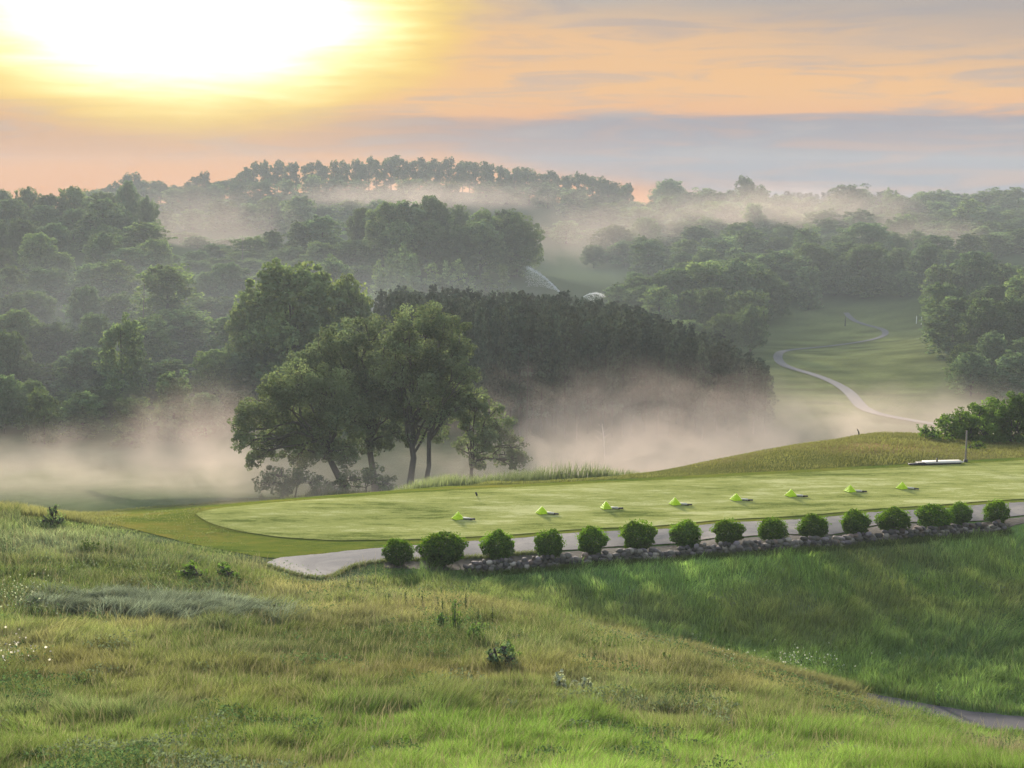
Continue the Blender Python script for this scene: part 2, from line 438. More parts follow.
# ------------------------------------------------------------------ sheets laid over the ground
def turf_mat(name, a, b, c, sx=0.35, sheen=0.0):
    m, nt = new_mat(name); k = NT(nt)
    g = k.n('ShaderNodeNewGeometry')
    mp = k.n('ShaderNodeMapping'); mp.inputs['Scale'].default_value = (0.16, 0.55, 0.3); mp.inputs['Rotation'].default_value = (0, 0, R(-20)); k.link(g.outputs['Position'], mp.inputs['Vector'])
    n1 = k.noise(mp.outputs[0], 1.0, 5, 0.6, 0.4)
    mp2 = k.n('ShaderNodeMapping'); mp2.inputs['Scale'].default_value = (0.9, 3.2, 1); mp2.inputs['Rotation'].default_value = (0, 0, R(-15)); k.link(g.outputs['Position'], mp2.inputs['Vector'])
    n2 = k.noise(mp2.outputs[0], 1.0, 6, 0.75)
    n3 = k.noise(g.outputs['Position'], 14, 4, 0.7)
    f = k.m('ADD', k.m('MULTIPLY', n1, 0.5), k.m('ADD', k.m('MULTIPLY', n2, 0.35), k.m('MULTIPLY', n3, 0.15)))
    col = k.ramp(f, [(0.40, a), (0.5, b), (0.60, c)])
    p = k.n('ShaderNodeBsdfPrincipled'); k.link(col, p.inputs['Base Color']); p.inputs['Roughness'].default_value = 0.9
    p.inputs['Specular IOR Level'].default_value = 0.0
    p.inputs['Sheen Weight'].default_value = sheen; p.inputs['Sheen Roughness'].default_value = 0.5; p.inputs['Sheen Tint'].default_value = (0.9, 1.0, 0.6, 1)
    bp = k.n('ShaderNodeBump'); bp.inputs['Strength'].default_value = 0.7; bp.inputs['Distance'].default_value = 0.12
    k.link(k.m('ADD', n2, k.m('MULTIPLY', n3, 0.6)), bp.inputs['Height']); k.link(bp.outputs[0], p.inputs['Normal'])
    o = k.n('ShaderNodeOutputMaterial'); k.link(p.outputs[0], o.inputs['Surface'])
    return m
M['tee'] = turf_mat('mown_turf', (0.125, 0.155, 0.036), (0.29, 0.31, 0.095), (0.46, 0.46, 0.21))
M['apron'] = turf_mat('rough_turf', (0.075, 0.115, 0.020), (0.14, 0.165, 0.028), (0.21, 0.185, 0.040), sheen=0.0)

def world_line(pts, n, y0=40.0, y1=140.0):
    P0 = np.array([ground_at(a, b, y0, y1) for a, b in pts])
    L = np.concatenate([[0], np.cumsum(np.linalg.norm(np.diff(P0, axis=0), axis=1))]); L /= L[-1]
    # smooth resample (Catmull-Rom by numpy interpolation of dense chord then small blur)
    t = np.linspace(0, 1, n)
    Q = np.stack([np.interp(t, L, P0[:, i]) for i in (0, 1)], -1)
    for _ in range(max(2, n // 40)):
        Q[1:-1] = 0.25 * Q[:-2] + 0.5 * Q[1:-1] + 0.25 * Q[2:]
    return Q
def sheet(name, lo, hi, rows, mat, off, label, cat, ragged=0.0, kind='structure'):
    n = len(lo); t = np.linspace(0, 1, rows)[None, :, None]
    lo = lo.copy(); hi = hi.copy()
    if ragged:
        for A in (lo, hi):
            A[1:-1] += rng.normal(size=(n - 2, 2)) * ragged
    G = lo[:, None] * (1 - t) + hi[:, None] * t
    Z = hgt(G[..., 0], G[..., 1]) + off
    idx = np.arange(n * rows).reshape(n, rows)
    q = np.stack([idx[:-1, :-1], idx[1:, :-1], idx[1:, 1:], idx[:-1, 1:]], -1).reshape(-1, 4)
    # a hanging skirt, so the sheet reads as ground with an edge
    V = np.concatenate([G, Z[..., None]], -1).reshape(-1, 3)
    o = mesh_arrays(name, V, [q], mat, None, smooth=True)
    return tag(o, label, cat, kind=kind)

apron_lo = [(78, 517), (130, 529), (190, 544), (230, 552), (268, 559), (300, 557), (338, 553), (388, 548), (459, 543), (519, 539), (609, 532), (691, 527), (762, 522), (863, 514), (946, 509), (1024, 503), (1150, 494)]
apron_hi = [(76, 515), (140, 509.5), (200, 505), (300, 497), (400, 490.5), (500, 485.5), (600, 480.5), (690, 476), (790, 471), (890, 465.5), (1024, 458), (1150, 450)]
A_lo = world_line(apron_lo, 240); A_hi = world_line(apron_hi, 240)
sheet('lawn', A_lo, A_hi, 50, M['apron'], 0.03, 'yellow green rough turf round the pale tee', 'lawn')
tee_lo = [(196, 515.5), (203, 521), (216, 526.5), (240, 532.5), (280, 538.5), (340, 542), (420, 540.5), (519, 535.5), (609, 529), (691, 524), (762, 519), (863, 511.2), (946, 505.5), (1024, 500), (1150, 491)]
tee_hi = [(195, 515), (204, 512), (222, 509), (260, 505), (300, 501.7), (400, 494.5), (500, 489), (600, 484), (690, 479.5), (790, 474.5), (890, 469), (1024, 461.5), (1150, 454)]
T_lo = world_line(tee_lo, 240); T_hi = world_line(tee_hi, 240)
sheet('tee_lawn', T_lo, T_hi, 50, M['tee'], 0.06, 'pale dewy mown turf of the tee', 'lawn')

def path_mat():
    m, nt = new_mat('worn_asphalt'); k = NT(nt); g = k.n('ShaderNodeNewGeometry')
    n1 = k.noise(g.outputs['Position'], 0.35, 4, 0.6, 1.0); n2 = k.noise(g.outputs['Position'], 2.2, 5, 0.7, 0.6); n3 = k.noise(g.outputs['Position'], 16, 3, 0.7)
    c = k.ramp(n1, [(0.38, (0.125, 0.12, 0.122)), (0.5, (0.165, 0.155, 0.15)), (0.62, (0.215, 0.195, 0.175))])
    c = k.mix(k.m('MULTIPLY', k.sm(n2, 0.54, 0.66), 0.45), c, (0.085, 0.082, 0.088))
    hs = k.n('ShaderNodeHueSaturation'); k.link(c, hs.inputs['Color']); k.link(k.m('ADD', 0.75, k.m('MULTIPLY', n3, 0.5)), hs.inputs['Value'])
    p = k.n('ShaderNodeBsdfPrincipled'); k.link(hs.outputs[0], p.inputs['Base Color']); p.inputs['Roughness'].default_value = 0.9; p.inputs['Specular IOR Level'].default_value = 0.08
    bp = k.n('ShaderNodeBump'); bp.inputs['Strength'].default_value = 0.4; bp.inputs['Distance'].default_value = 0.02; k.link(n3, bp.inputs['Height']); k.link(bp.outputs[0], p.inputs['Normal'])
    o = k.n('ShaderNodeOutputMaterial'); k.link(p.outputs[0], o.inputs['Surface']); return m
M['asphalt'] = path_mat()
path_hi = [(268, 563), (276, 558.5), (300, 556.5), (338, 553), (388, 548), (459, 543), (519, 539), (609, 532), (691, 527), (762, 522), (863, 514), (946, 509), (1024, 503), (1150, 494)]
path_lo = [(266, 566), (296, 576), (326, 580), (344, 571), (362, 564.5), (388, 561.5), (450, 559), (519, 555), (590, 549.5), (661, 544.5), (740, 538), (863, 528.5), (946, 522), (1024, 516.5), (1150, 507)]
P_hi = world_line(path_hi, 200); P_lo = world_line(path_lo, 200)
sheet('cart_path', P_lo, P_hi, 12, M['asphalt'], 0.045, 'grey paved cart path curving round the tee', 'path', ragged=0.025)
# lower path crossing the hollow at the right
lp_hi = [(690, 652), (780, 676), (850, 694), (915, 708.5), (960, 714), (1024, 724), (1150, 742)]
lp_lo = [(690, 660), (780, 684), (850, 702), (915, 711.5), (960, 722), (1024, 735.5), (1150, 758)]
def mid_path():
    pts = np.array([at_col(a, b)[:2] for a, b in ((700, 43.5), (780, 42.5), (860, 41.5), (930, 40.6), (1024, 39.6), (1200, 38.5))])
    t = np.linspace(0, 1, 80); L = np.linspace(0, 1, len(pts))
    Q = np.stack([np.interp(t, L, pts[:, i]) for i in (0, 1)], -1)
    for _ in range(20): Q[1:-1] = 0.25 * Q[:-2] + 0.5 * Q[1:-1] + 0.25 * Q[2:]
    d = np.gradient(Q, axis=0); d /= np.linalg.norm(d, axis=1)[:, None]
    nn = np.stack([-d[:, 1], d[:, 0]], -1)
    return Q, nn
MQ, MN = mid_path()
M['asphalt2'] = solid_mat('dark_asphalt', (0.075, 0.07, 0.078), 0.9, 2.0, 0.3, 0.1, spec=0.1)
sheet('cart_path', MQ - MN * 1.1, MQ + MN * 1.1, 8, M['asphalt2'], 0.04, 'dark paved path along the grassy hollow', 'path', ragged=0.03)

M['asphalt3'] = solid_mat('grey_asphalt', (0.115, 0.112, 0.118), 0.9, 2.0, 0.3, 0.1, spec=0.1)
# planting bed between path and wall
wall_pts = [(462, 573), (500, 571), (547, 567.5), (594, 563.5), (640, 560), (685, 557), (730, 554), (774, 551), (817, 547.5), (857, 544), (897, 540.5), (935, 536.5), (970, 533), (1006, 529)]
W_line = world_line(wall_pts, 260)
M['soil'] = solid_mat('bed_mulch', (0.075, 0.062, 0.05), 0.95, 8, 0.5, 0.5)
bed_hi = np.stack([np.interp(np.linspace(0, 1, 160), np.linspace(0, 1, 200), P_lo[:, i]) for i in (0, 1)], -1)
bed_hi = world_line([(384, 563), (450, 560), (519, 556), (590, 550.5), (661, 545.5), (740, 539), (863, 529.5), (946, 523), (1024, 517.5), (1060, 515)], 160)
bed_lo = world_line([(384, 568), (440, 571), (500, 570), (594, 562.5), (685, 556), (774, 550), (857, 543), (935, 535.5), (1006, 528), (1060, 524)], 160)
sheet('planting_bed', bed_lo, bed_hi, 10, M['soil'], 0.02, 'brown mulch bed between path and stone wall', 'bed', ragged=0.04)

# fairway paths far right
def ribbon(name, pts, widths, mat, off, label, cat):
    P0 = np.array([ground_at(a, b, 120, 420) for a, b in pts])
    L = np.linspace(0, 1, len(P0)); t = np.linspace(0, 1, 120)
    Q = np.stack([np.interp(t, L, P0[:, i]) for i in (0, 1)], -1)
    w = np.interp(t, L, widths)
    for _ in range(16): Q[1:-1] = 0.25 * Q[:-2] + 0.5 * Q[1:-1] + 0.25 * Q[2:]
    d = np.gradient(Q, axis=0); d /= (np.linalg.norm(d, axis=1)[:, None] + 1e-9)
    nn = np.stack([-d[:, 1], d[:, 0]], -1) * w[:, None] / 2
    return sheet(name, Q - nn, Q + nn, 4, mat, off, label, cat)
ribbon('cart_path', [(1000, 434), (930, 424), (880, 416), (861, 409), (856, 400), (848, 391), (835, 383), (815, 375), (795, 370), (780, 365), (776, 357), (781, 351), (800, 349), (825, 347), (855, 343), (878, 339), (888, 334), (884, 329), (868, 326), (852, 321), (846, 313)],
       [1.7] * 6 + [1.5] * 7 + [1.3] * 8, M['asphalt3'], 0.10, 'pale cart path winding over the far fairway', 'path')

# ------------------------------------------------------------------ grasses
def blades(acc, X, Y, H, Wd, col_base, col_tip, lean=0.35, wind=(0.25, -0.1), segs=2, Z=None, r=rng):
    n = len(X)
    if Z is None: Z = hgt(X, Y)
    th = r.random(n) * 2 * PI
    side = np.stack([np.cos(th), np.sin(th), 0 * th], -1)
    la = r.random(n) * 2 * PI; lm = lean * (0.3 + r.random(n)) * H
    tip = np.stack([np.cos(la) * lm + wind[0] * H, np.sin(la) * lm + wind[1] * H, H], -1)
    base = np.stack([X, Y, Z - 0.03], -1)
    mid = base + tip * np.array([0.3, 0.3, 0.58])
    w = (Wd * np.ones(n))[:, None]
    V = np.stack([base - side * w / 2, base + side * w / 2, mid + side * w * 0.42, mid - side * w * 0.42, base + tip], 1)
    cm = col_base * 0.5 + col_tip * 0.5
    cc = np.stack([col_base, col_base, cm, cm, col_tip], 1)
    i = np.arange(n)[:, None] * 5
    acc.add(V.reshape(-1, 3), i + np.array([0, 1, 2, 3]), i + np.array([3, 2, 4]), cc.reshape(-1, 3))

def near_points(n, ylo, yhi, pxlo=-270, pxhi=1300, power=1.6, r=rng):
    u = r.random(n); Y = (ylo ** (1 - power) + u * (yhi ** (1 - power) - ylo ** (1 - power))) ** (1 / (1 - power))
    px = pxlo + (pxhi - pxlo) * r.random(n)
    x, y, _ = ray(px, 200)
    return x / y * Y, Y
# outline, in plan, of what is mown or paved (no long grass there)
mown = np.concatenate([A_hi[::-1], P_hi[:1], P_lo])
bed_poly = np.concatenate([bed_hi[::-1], W_line[:1], W_line])
mid_poly = np.concatenate([MQ - MN * 1.2, (MQ + MN * 1.2)[::-1]])
def inside(poly, X, Y):
    c = np.zeros(len(X), bool); n = len(poly); j = n - 1
    for i in range(n):
        xi, yi = poly[i]; xj, yj = poly[j]
        k = ((yi > Y) != (yj > Y)) & (X < (xj - xi) * (Y - yi) / (yj - yi + 1e-12) + xi)
        c ^= k; j = i
    return c

def cut(poly, k=3): return poly[::k]
def meadow():
    N = 1400000
    X, Y = near_points(N, 17.5, 62, power=1.9)
    ok = ~(inside(cut(mown), X, Y) | inside(cut(mid_poly), X, Y) | inside(cut(bed_poly), X, Y))
    # the strip behind the tee's left end is left out; so is what lies beyond the wall line on the right
    X, Y = X[ok], Y[ok]
    tuft = vnoise(X, Y, 0.35, 31); keep = rng.random(len(X)) < 0.55 + 0.6 * tuft
    X, Y = X[keep], Y[keep]
    Z = hgt(X, Y)
    px, py = project(X, Y, Z)
    wl = np.interp(px, [a for a, b in wall_pts], [b for a, b in wall_pts])
    ok = ~((px > 380) & (py < np.where(px < 462, 566, wl)))
    X, Y, Z, px, py, wl = (a[ok] for a in (X, Y, Z, px, py, wl))
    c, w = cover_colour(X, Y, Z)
    n = len(X)
    hn = vnoise(X, Y, 1.3, 33); hb = vnoise(X, Y, 0.5, 34)
    H = (0.14 + 0.20 * hn + 0.23 * hb ** 1.5) * (0.7 + 0.6 * rng.random(n)) * (1 + 0.1 * w)
    # shorter where the meadow meets the mown turf and the path end
    ed = np.interp(px, [60, 78, 130, 190, 230, 268, 296, 326, 344, 390, 440], [515, 519, 529, 544, 552, 562, 577, 582, 574, 570, 572])
    H *= 1 - 0.72 * np.exp(-(np.maximum(py - ed, 0) / 11.0) ** 2) * (px > 20) * (px < 420)
    H *= 1 - 0.35 * sstep(0, 1, np.exp(-((wl + 4 - py) / 7.0) ** 2) * (px > 440))
    H *= 1 - 0.6 * tri_w(px, py, 1015, 748, 55, 20)
    H *= 1 - 0.45 * tri_w(px, py, 150, 612, 110, 14)
    Wd = 0.005 + 0.00026 * Y * (0.7 + 0.6 * rng.random(n))
    j = ((0.5 + 0.95 * rng.random(n)) * (0.78 + 0.44 * vnoise(X, Y, 0.75, 35)) * (0.72 + 0.56 * vnoise(X, Y * 0.6, 3.4, 36)))[:, None]
    dry = rng.random(n) < (0.22 - 0.15 * w)
    tip = c * 1.25 + np.array([0.045, 0.035, 0.005])
    tip[dry] = np.array([0.27, 0.245, 0.14]) * (0.75 + 0.4 * rng.random(dry.sum()))[:, None]
    lean = 0.3 + 0.25 * hn
    acc = Acc()
    lod = np.clip(1.5 * tri_w(px, py, 150, 607, 125, 15), 0, 1)          # a swath the wind has laid flat
    flat = rng.random(n) < lod * 0.85
    wx = 0.10 + 0.9 * (vnoise(X, Y, 0.9, 61) - 0.5); wy = -0.05 + 0.7 * (vnoise(X, Y, 1.1, 62) - 0.5)
    for msk, ln, wd in ((~flat, 0.42, (wx[~flat], wy[~flat])), (flat, 0.9, (0.95, -0.35))):
        hh = H[msk] * (1.0 if ln < 0.5 else 0.62)
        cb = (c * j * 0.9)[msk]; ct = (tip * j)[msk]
        if ln > 0.5:
            ct = ct * 0.35 + np.array([0.21, 0.235, 0.19]) * 0.65; cb = cb * 0.6 + np.array([0.10, 0.125, 0.09]) * 0.4
        blades(acc, X[msk], Y[msk], hh, Wd[msk], cb, ct, ln * (0.5 + 1.3 * rng.random(msk.sum())), wd, Z=Z[msk])
    tag(acc.build('meadow_grass', M['grass']), 'long mixed meadow grass covering the near slopes', 'grass', kind='stuff')
meadow()

def seed_heads():
    # taller straw-coloured flower stalks scattered through the meadow
    X, Y = near_points(41000, 18, 52, power=1.9)
    ok = ~(inside(cut(mown), X, Y) | inside(cut(mid_poly), X, Y) | inside(cut(bed_poly), X, Y))
    X, Y = X[ok], Y[ok]; Z = hgt(X, Y); px, py = project(X, Y, Z)
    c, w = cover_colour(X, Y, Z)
    k = rng.random(len(X)) < (0.25 + 0.75 * vnoise(X, Y, 3.0, 51)) * (1 - 0.8 * w)
    k &= ~((px > 380) & (py < 570)); X, Y, Z = X[k], Y[k], Z[k]
    n = len(X); acc = Acc()
    H = 0.34 + 0.26 * rng.random(n)
    t = np.array([0.27, 0.235, 0.15]) * (0.7 + 0.5 * rng.random(n))[:, None]
    blades(acc, X, Y, H, 0.005 + 0.0002 * Y, t * 0.5, t, 0.3, (0.12, -0.03), Z=Z)
    tag(acc.build('seeding_grass', M['grass']), 'straw coloured seeding grass stalks standing above the meadow', 'grass', kind='stuff')
seed_heads()

def bent_grass():
    # long grass the wind and dew have laid over in swaths
    acc = Acc()
    for cx, cy, rx, ry, n in ((95, 607, 50, 7, 5200), (165, 611, 55, 8, 7000), (225, 614, 35, 8, 4200)):
        pts = np.array([ground_at(cx + rx * rng.normal() * 0.55, cy + ry * rng.normal() * 0.55, 15, 70) for _ in range(70)])
        p = pts[rng.integers(0, 70, n)] + rng.normal(size=(n, 2)) * np.array([0.55, 0.45])
        X, Y = p[:, 0], p[:, 1]; q = vnoise(X, Y, 0.8, 81)
        H = 0.30 + 0.28 * q + 0.1 * rng.random(n)
        a = (vnoise(X, Y, 0.7, 82) - 0.5) * 6.0
        c = np.array([0.17, 0.20, 0.155]) * ((0.4 + 1.0 * rng.random(n)) * (0.5 + 0.9 * vnoise(X, Y, 0.45, 83)))[:, None]
        if cx > 500: c = np.array([0.16, 0.175, 0.08]) * (0.5 + 0.9 * rng.random(n))[:, None]
        blades(acc, X, Y, H, 0.02, c * 0.5, c * 1.25, 0.5, (0.9 * np.cos(a), -0.45 + 0.6 * np.sin(a)), r=rng)
    tag(acc.build('bent_grass', M['grass']), 'grey green swaths of long grass laid over by the dew', 'grass', kind='stuff')
bent_grass()

def forbs():
    # broad-leaved herbs growing in drifts among the grass
    X, Y = near_points(180000, 18, 52, power=1.9)
    k = vnoise(X, Y, 1.9, 71) * 0.6 + vnoise(X, Y, 0.55, 72) * 0.4
    ok = (k > 0.60) & ~(inside(cut(mown), X, Y) | inside(cut(mid_poly), X, Y) | inside(cut(bed_poly), X, Y))
    X, Y, k = X[ok], Y[ok], k[ok]; Z = hgt(X, Y); px, py = project(X, Y, Z)
    ok = ~((px > 380) & (py < 575)); X, Y, Z, k = X[ok], Y[ok], Z[ok], k[ok]
    n = len(X); acc = Acc()
    pos = np.stack([X, Y, Z + (0.10 + 0.42 * rng.random(n)) * (0.6 + 2.0 * (k - 0.6))], -1)
    nr_ = unit_vecs(n) * 0.7 + np.array([0, 0, 0.6]); nr_ /= np.linalg.norm(nr_, axis=1)[:, None]
    tone = np.where(vnoise(X, Y, 3.2, 73)[:, None] > 0.5, np.array([0.075, 0.125, 0.05]), np.array([0.13, 0.165, 0.10]))
    leaf_cards(acc, pos, nr_, 0.055 + 0.0012 * Y * rng.random(n), tone * (0.6 + 0.8 * rng.random(n))[:, None], rng, 0.45)
    tag(acc.build('meadow_herbs', M['grass']), 'drifts of low leafy herbs among the meadow grass', 'herbs', kind='stuff')
forbs()

def strip_grass(name, line, width, n, H, col, tip, label, wd=0.02, lean=0.3):
    k = rng.random(n) * (len(line) - 1); i = k.astype(int); f = (k - i)[:, None]
    p = line[i] * (1 - f) + line[i + 1] * f
    p = p + rng.normal(size=(n, 2)) * width
    hh = H * (0.6 + 0.8 * rng.random(n)); j = (0.75 + 0.5 * rng.random(n))[:, None]
    acc = Acc(); blades(acc, p[:, 0], p[:, 1], hh, wd, np.array(col) * j, np.array(tip) * j, lean)
    return tag(acc.build(name, M['grass']), label, 'grass', kind='stuff')
strip_grass('fringe_grass', np.concatenate([T_lo[:22][::-1], T_hi]), 0.14, 26000, 0.09, (0.10, 0.125, 0.03), (0.18, 0.19, 0.06), 'uncut fringe of grass along the edge of the tee')
strip_grass('verge_grass', P_hi + np.array([0, 0.08]), 0.06, 14000, 0.07, (0.06, 0.08, 0.02), (0.11, 0.13, 0.035), 'grass verge along the upper edge of the path')
strip_grass('verge_grass', P_lo[:64], 0.10, 5000, 0.16, (0.08, 0.11, 0.04), (0.16, 0.175, 0.07), 'ragged grass creeping over the lower edge of the path end')
strip_grass('verge_grass', MQ[:36] - MN[:36] * 1.7, 0.30, 16000, 0.55, (0.10, 0.12, 0.045), (0.22, 0.21, 0.10), 'long grass hiding the left part of the lower path')
strip_grass('wall_grass', W_line + np.array([0, -0.32]), 0.14, 9000, 0.20, (0.05, 0.085, 0.03), (0.12, 0.14, 0.05), 'long grass growing at the foot of the stone wall')
strip_grass('bank_grass', world_line([(60, 517), (100, 513), (200, 505), (300, 497), (400, 490), (500, 485.5), (600, 480.5), (690, 476.5)], 200) + np.array([0, 0.35]), 0.2, 22000, 0.16, (0.12, 0.14, 0.04), (0.21, 0.21, 0.08), 'grass along the far brow of the tee')

def patch(name, poly_px, Ylo, Yhi, n, H, col, tip, label, wd=0.03, lean=0.3, wind=(0.1, 0)):
    X, Y = [], []
    pts = np.array(poly_px)
    px = rng.uniform(pts[:, 0].min(), pts[:, 0].max(), n); Y = rng.uniform(Ylo, Yhi, n)
    x, y, _ = ray(px, 200); X = x / y * Y
    ok = ~inside(cut(mown), X, Y); px, X, Y = px[ok], X[ok], Y[ok]; n = len(X)
    hh = np.interp(px, pts[:, 0], pts[:, 1]) * H * (0.5 + 0.7 * rng.random(n)) * (0.6 + 0.8 * vnoise(X, Y, 2.0, 41))
    j = (0.75 + 0.5 * rng.random(n))[:, None] * (0.8 + 0.4 * vnoise(X, Y, 1.5, 42))[:, None]
    acc = Acc(); blades(acc, X, Y, hh, wd, np.array(col) * j, np.array(tip) * j, lean, wind)
    return tag(acc.build(name, M['grass']), label, 'grass', kind='stuff')
patch('reed_grass', [(380, 0.5), (420, 0.9), (470, 1.0), (560, 1.0), (610, 0.8), (650, 0.2)], 76, 92, 30000, 1.0, (0.12, 0.15, 0.06), (0.27, 0.30, 0.16), 'tall pale grass beyond the brow of the tee', 0.045)
patch('bracken_grass', [(250, 0.7), (320, 1), (400, 0.9), (440, 0.5)], 90, 104, 16000, 1.0, (0.09, 0.11, 0.05), (0.16, 0.17, 0.08), 'rough undergrowth below the old oaks', 0.05)
patch('mound_grass', [(625, 0.3), (690, 0.5), (760, 0.8), (900, 1), (1150, 1)], 66.5, 94, 70000, 0.15, (0.095, 0.105, 0.032), (0.20, 0.19, 0.068), 'dry tan grass on the low mound past the tee', 0.035)
patch('hollow_grass', [(-140, 1), (0, 1), (40, 0.8), (75, 0.45), (120, 0.12)], 57, 66, 22000, 0.5, (0.14, 0.15, 0.05), (0.24, 0.23, 0.10), 'grass along the left brow of the meadow', 0.028)

# ------------------------------------------------------------------ clipped shrubs along the path
def make_shrub(seed, n=5200):
    r = np.random.default_rng(seed)
    root = empty('round_shrub', (0, 0, 0))
    fa = Acc()
    d = unit_vecs(n, r); lump = 1 + 0.10 * np.sin(d[:, 0] * 5 + seed) + 0.11 * np.sin(d[:, 1] * 4 + d[:, 2] * 5 + seed * 2) + 0.07 * np.sin(d[:, 2] * 9 + d[:, 0] * 7)
    rr = lump * (0.5 + 0.52 * r.random(n) ** 0.35)
    pos = d * rr[:, None] * np.array([0.5, 0.5, 0.5]) + np.array([0, 0, 0.52])
    pos[:, 2] = np.maximum(pos[:, 2], 0.04 + 0.05 * r.random(n))
    nrm = d * 0.7 + unit_vecs(n, r) * 0.6; nrm /= np.linalg.norm(nrm, axis=1)[:, None]
    tone = (0.4 + 1.0 * r.random(n))[:, None] * np.ones(3)
    new = (r.random(n) < 0.35 * np.clip(pos[:, 2] - 0.35, 0, 1) * 2.0)
    tone[new] *= np.array([1.9, 1.45, 0.9])
    leaf_cards(fa, pos, nrm, 0.075 * (0.6 + 0.7 * r.random(n)), tone, r, 0.5)
    # shoots that break the outline
    m = 420; k = unit_vecs(m, r); k[:, 2] = np.abs(k[:, 2]) * 0.9 + 0.1
    p2 = k * (0.50 + 0.13 * r.random(m) ** 2)[:, None] + np.array([0, 0, 0.5])
    leaf_cards(fa, p2, np.cross(k, unit_vecs(m, r)), 0.10, np.array([1.5, 1.35, 0.8]), r, 0.35)
    fa.build('foliage', M['shrub'], root)
    sa = Acc()
    for q in range(5):
        a = r.random() * 6.28; e = np.array([math.cos(a) * 0.25, math.sin(a) * 0.25, 0.6])
        tube(sa, [[0, 0, -0.05], e * 0.4 + [0, 0, 0.05], e], [0.03, 0.022, 0.01], 6)
    sa.build('stem', M['bark'], root)
    return root
shrub_src = [make_shrub(s) for s in (3, 8, 14, 21, 33, 47)]
bush = [(397, 568, 29, 26), (443, 569, 45, 32), (498, 565, 33, 29), (547, 562, 29, 29), (594, 557, 30, 27), (640, 554, 34, 30), (685, 552, 31, 27), (730, 548, 31, 25), (774, 546, 28, 25), (817, 543, 30, 25), (857, 541, 28, 27), (897, 538, 33, 25), (935, 534, 34, 25), (964, 528, 24, 22), (1002, 526, 24, 23)]
bush_lab = ['round green shrub at the left end of the path row, off the stone wall', 'widest dark green shrub, beside the left start of the stone wall', 'third round shrub from the left, behind low wall stones',
            'tall narrow shrub below the second yellow ball heap', 'neat round shrub between the second and third yellow ball heaps', 'high domed shrub below the gap after the third yellow ball heap',
            'round shrub just right below the fourth yellow ball heap, seventh from left', 'flat topped low shrub below the fifth yellow ball heap', 'small round shrub left below the sixth yellow ball heap',
            'squat shrub below the gap between sixth and seventh yellow ball heaps', 'narrow upright shrub just below the seventh yellow ball heap', 'broad shrub directly below the eighth yellow ball heap',
            'wide loose shrub between two shrubs just right of the last ball heap', 'smaller shrub second from the right end of the row', 'small shrub at the far right end of the row']
ADD_BUSH = []
for i, (px, py, w, h) in enumerate(bush):
    o = shrub_src[i] if i < 6 else copy_tree(shrub_src[(i * 5 + i // 6) % 6])
    X, Y = ground_at(px, py, 40, 100); s = F / Y
    o.location = (X, Y + w / s * 0.3, float(hgt(X, Y + w / s * 0.3)[0]))
    o.scale = (w / s * 1.0, w / s * 1.0, h / s * 1.0)
    o.rotation_euler = (0.12 * rng.normal(), 0.12 * rng.normal(), rng.random() * 6.28)
    tag(o, bush_lab[i], 'shrub', 'round shrubs in a row along the path')

# ------------------------------------------------------------------ stone wall
M['stone'] = solid_mat('field_stone', (1, 1, 1), 0.85, 9, 0.3, 0.35, attr=True)
def stone_wall():
    import bmesh
    bm = bmesh.new(); bmesh.ops.create_icosphere(bm, subdivisions=2, radius=1.0)
    SV = np.array([v.co[:] for v in bm.verts]); SF = np.array([[v.index for v in f.verts] for f in bm.faces]); bm.free()
    acc = Acc(); pal = np.array([[.20, .19, .19], [.27, .25, .24], [.16, .145, .155], [.33, .31, .29], [.23, .18, .16], [.12, .115, .12], [.42, .40, .37], [.24, .22, .25]])
    L = np.concatenate([[0], np.cumsum(np.linalg.norm(np.diff(W_line, axis=0), axis=1))])
    def at(s): return np.array([np.interp(s, L, W_line[:, 0]), np.interp(s, L, W_line[:, 1])])
    for course in range(3):
        s = rng.random() * 0.1 + (0.3 if course == 2 else 0)
        while s < L[-1] - 0.1:
            w = 0.16 + 0.18 * rng.random() if course < 2 else 0.12 + 0.14 * rng.random()
            high = 0.75 + 0.3 * math.sin(s * 0.9) * math.sin(s * 0.37 + 1)
            if course == 2 and rng.random() > 0.7 * high + 0.1: s += w; continue
            p = at(s + w / 2); d = at(min(s + w, L[-1])) - at(s); a = math.atan2(d[1], d[0]) + rng.normal() * 0.15
            h = 0.12 + 0.09 * rng.random()
            v = SV * (1 + 0.16 * np.sin(SV[:, [1]] * 3 + rng.random() * 9) + 0.12 * np.sin(SV[:, [0]] * 4 + SV[:, [2]] * 3 + rng.random() * 9))
            v = np.sign(v) * np.abs(v) ** 0.8
            v = v * np.array([w * 0.55, 0.13 + 0.09 * rng.random(), h * 0.55])
            t = rng.normal() * 0.18; v = np.stack([v[:, 0] * math.cos(t) - v[:, 2] * math.sin(t), v[:, 1], v[:, 0] * math.sin(t) + v[:, 2] * math.cos(t)], -1)
            v = np.stack([v[:, 0] * math.cos(a) - v[:, 1] * math.sin(a), v[:, 0] * math.sin(a) + v[:, 1] * math.cos(a), v[:, 2]], -1)
            off = rng.normal() * 0.04 + (0.04 * course)
            z = float(hgt(p[0], p[1])[0]) + 0.10 + course * 0.125
            acc.add(v + np.array([p[0], p[1] + off, z]), None, SF, pal[rng.integers(len(pal))] * np.array([0.62, 0.57, 0.54]) * (0.35 + 1.0 * rng.random() ** 1.5))
            s += w * (0.95 + 0.12 * rng.random())
    o = acc.build('stone_wall', M['stone'], smooth=False)
    tag(o, 'low dry stone wall of mixed grey fieldstones below the row of shrubs', 'wall')
stone_wall()

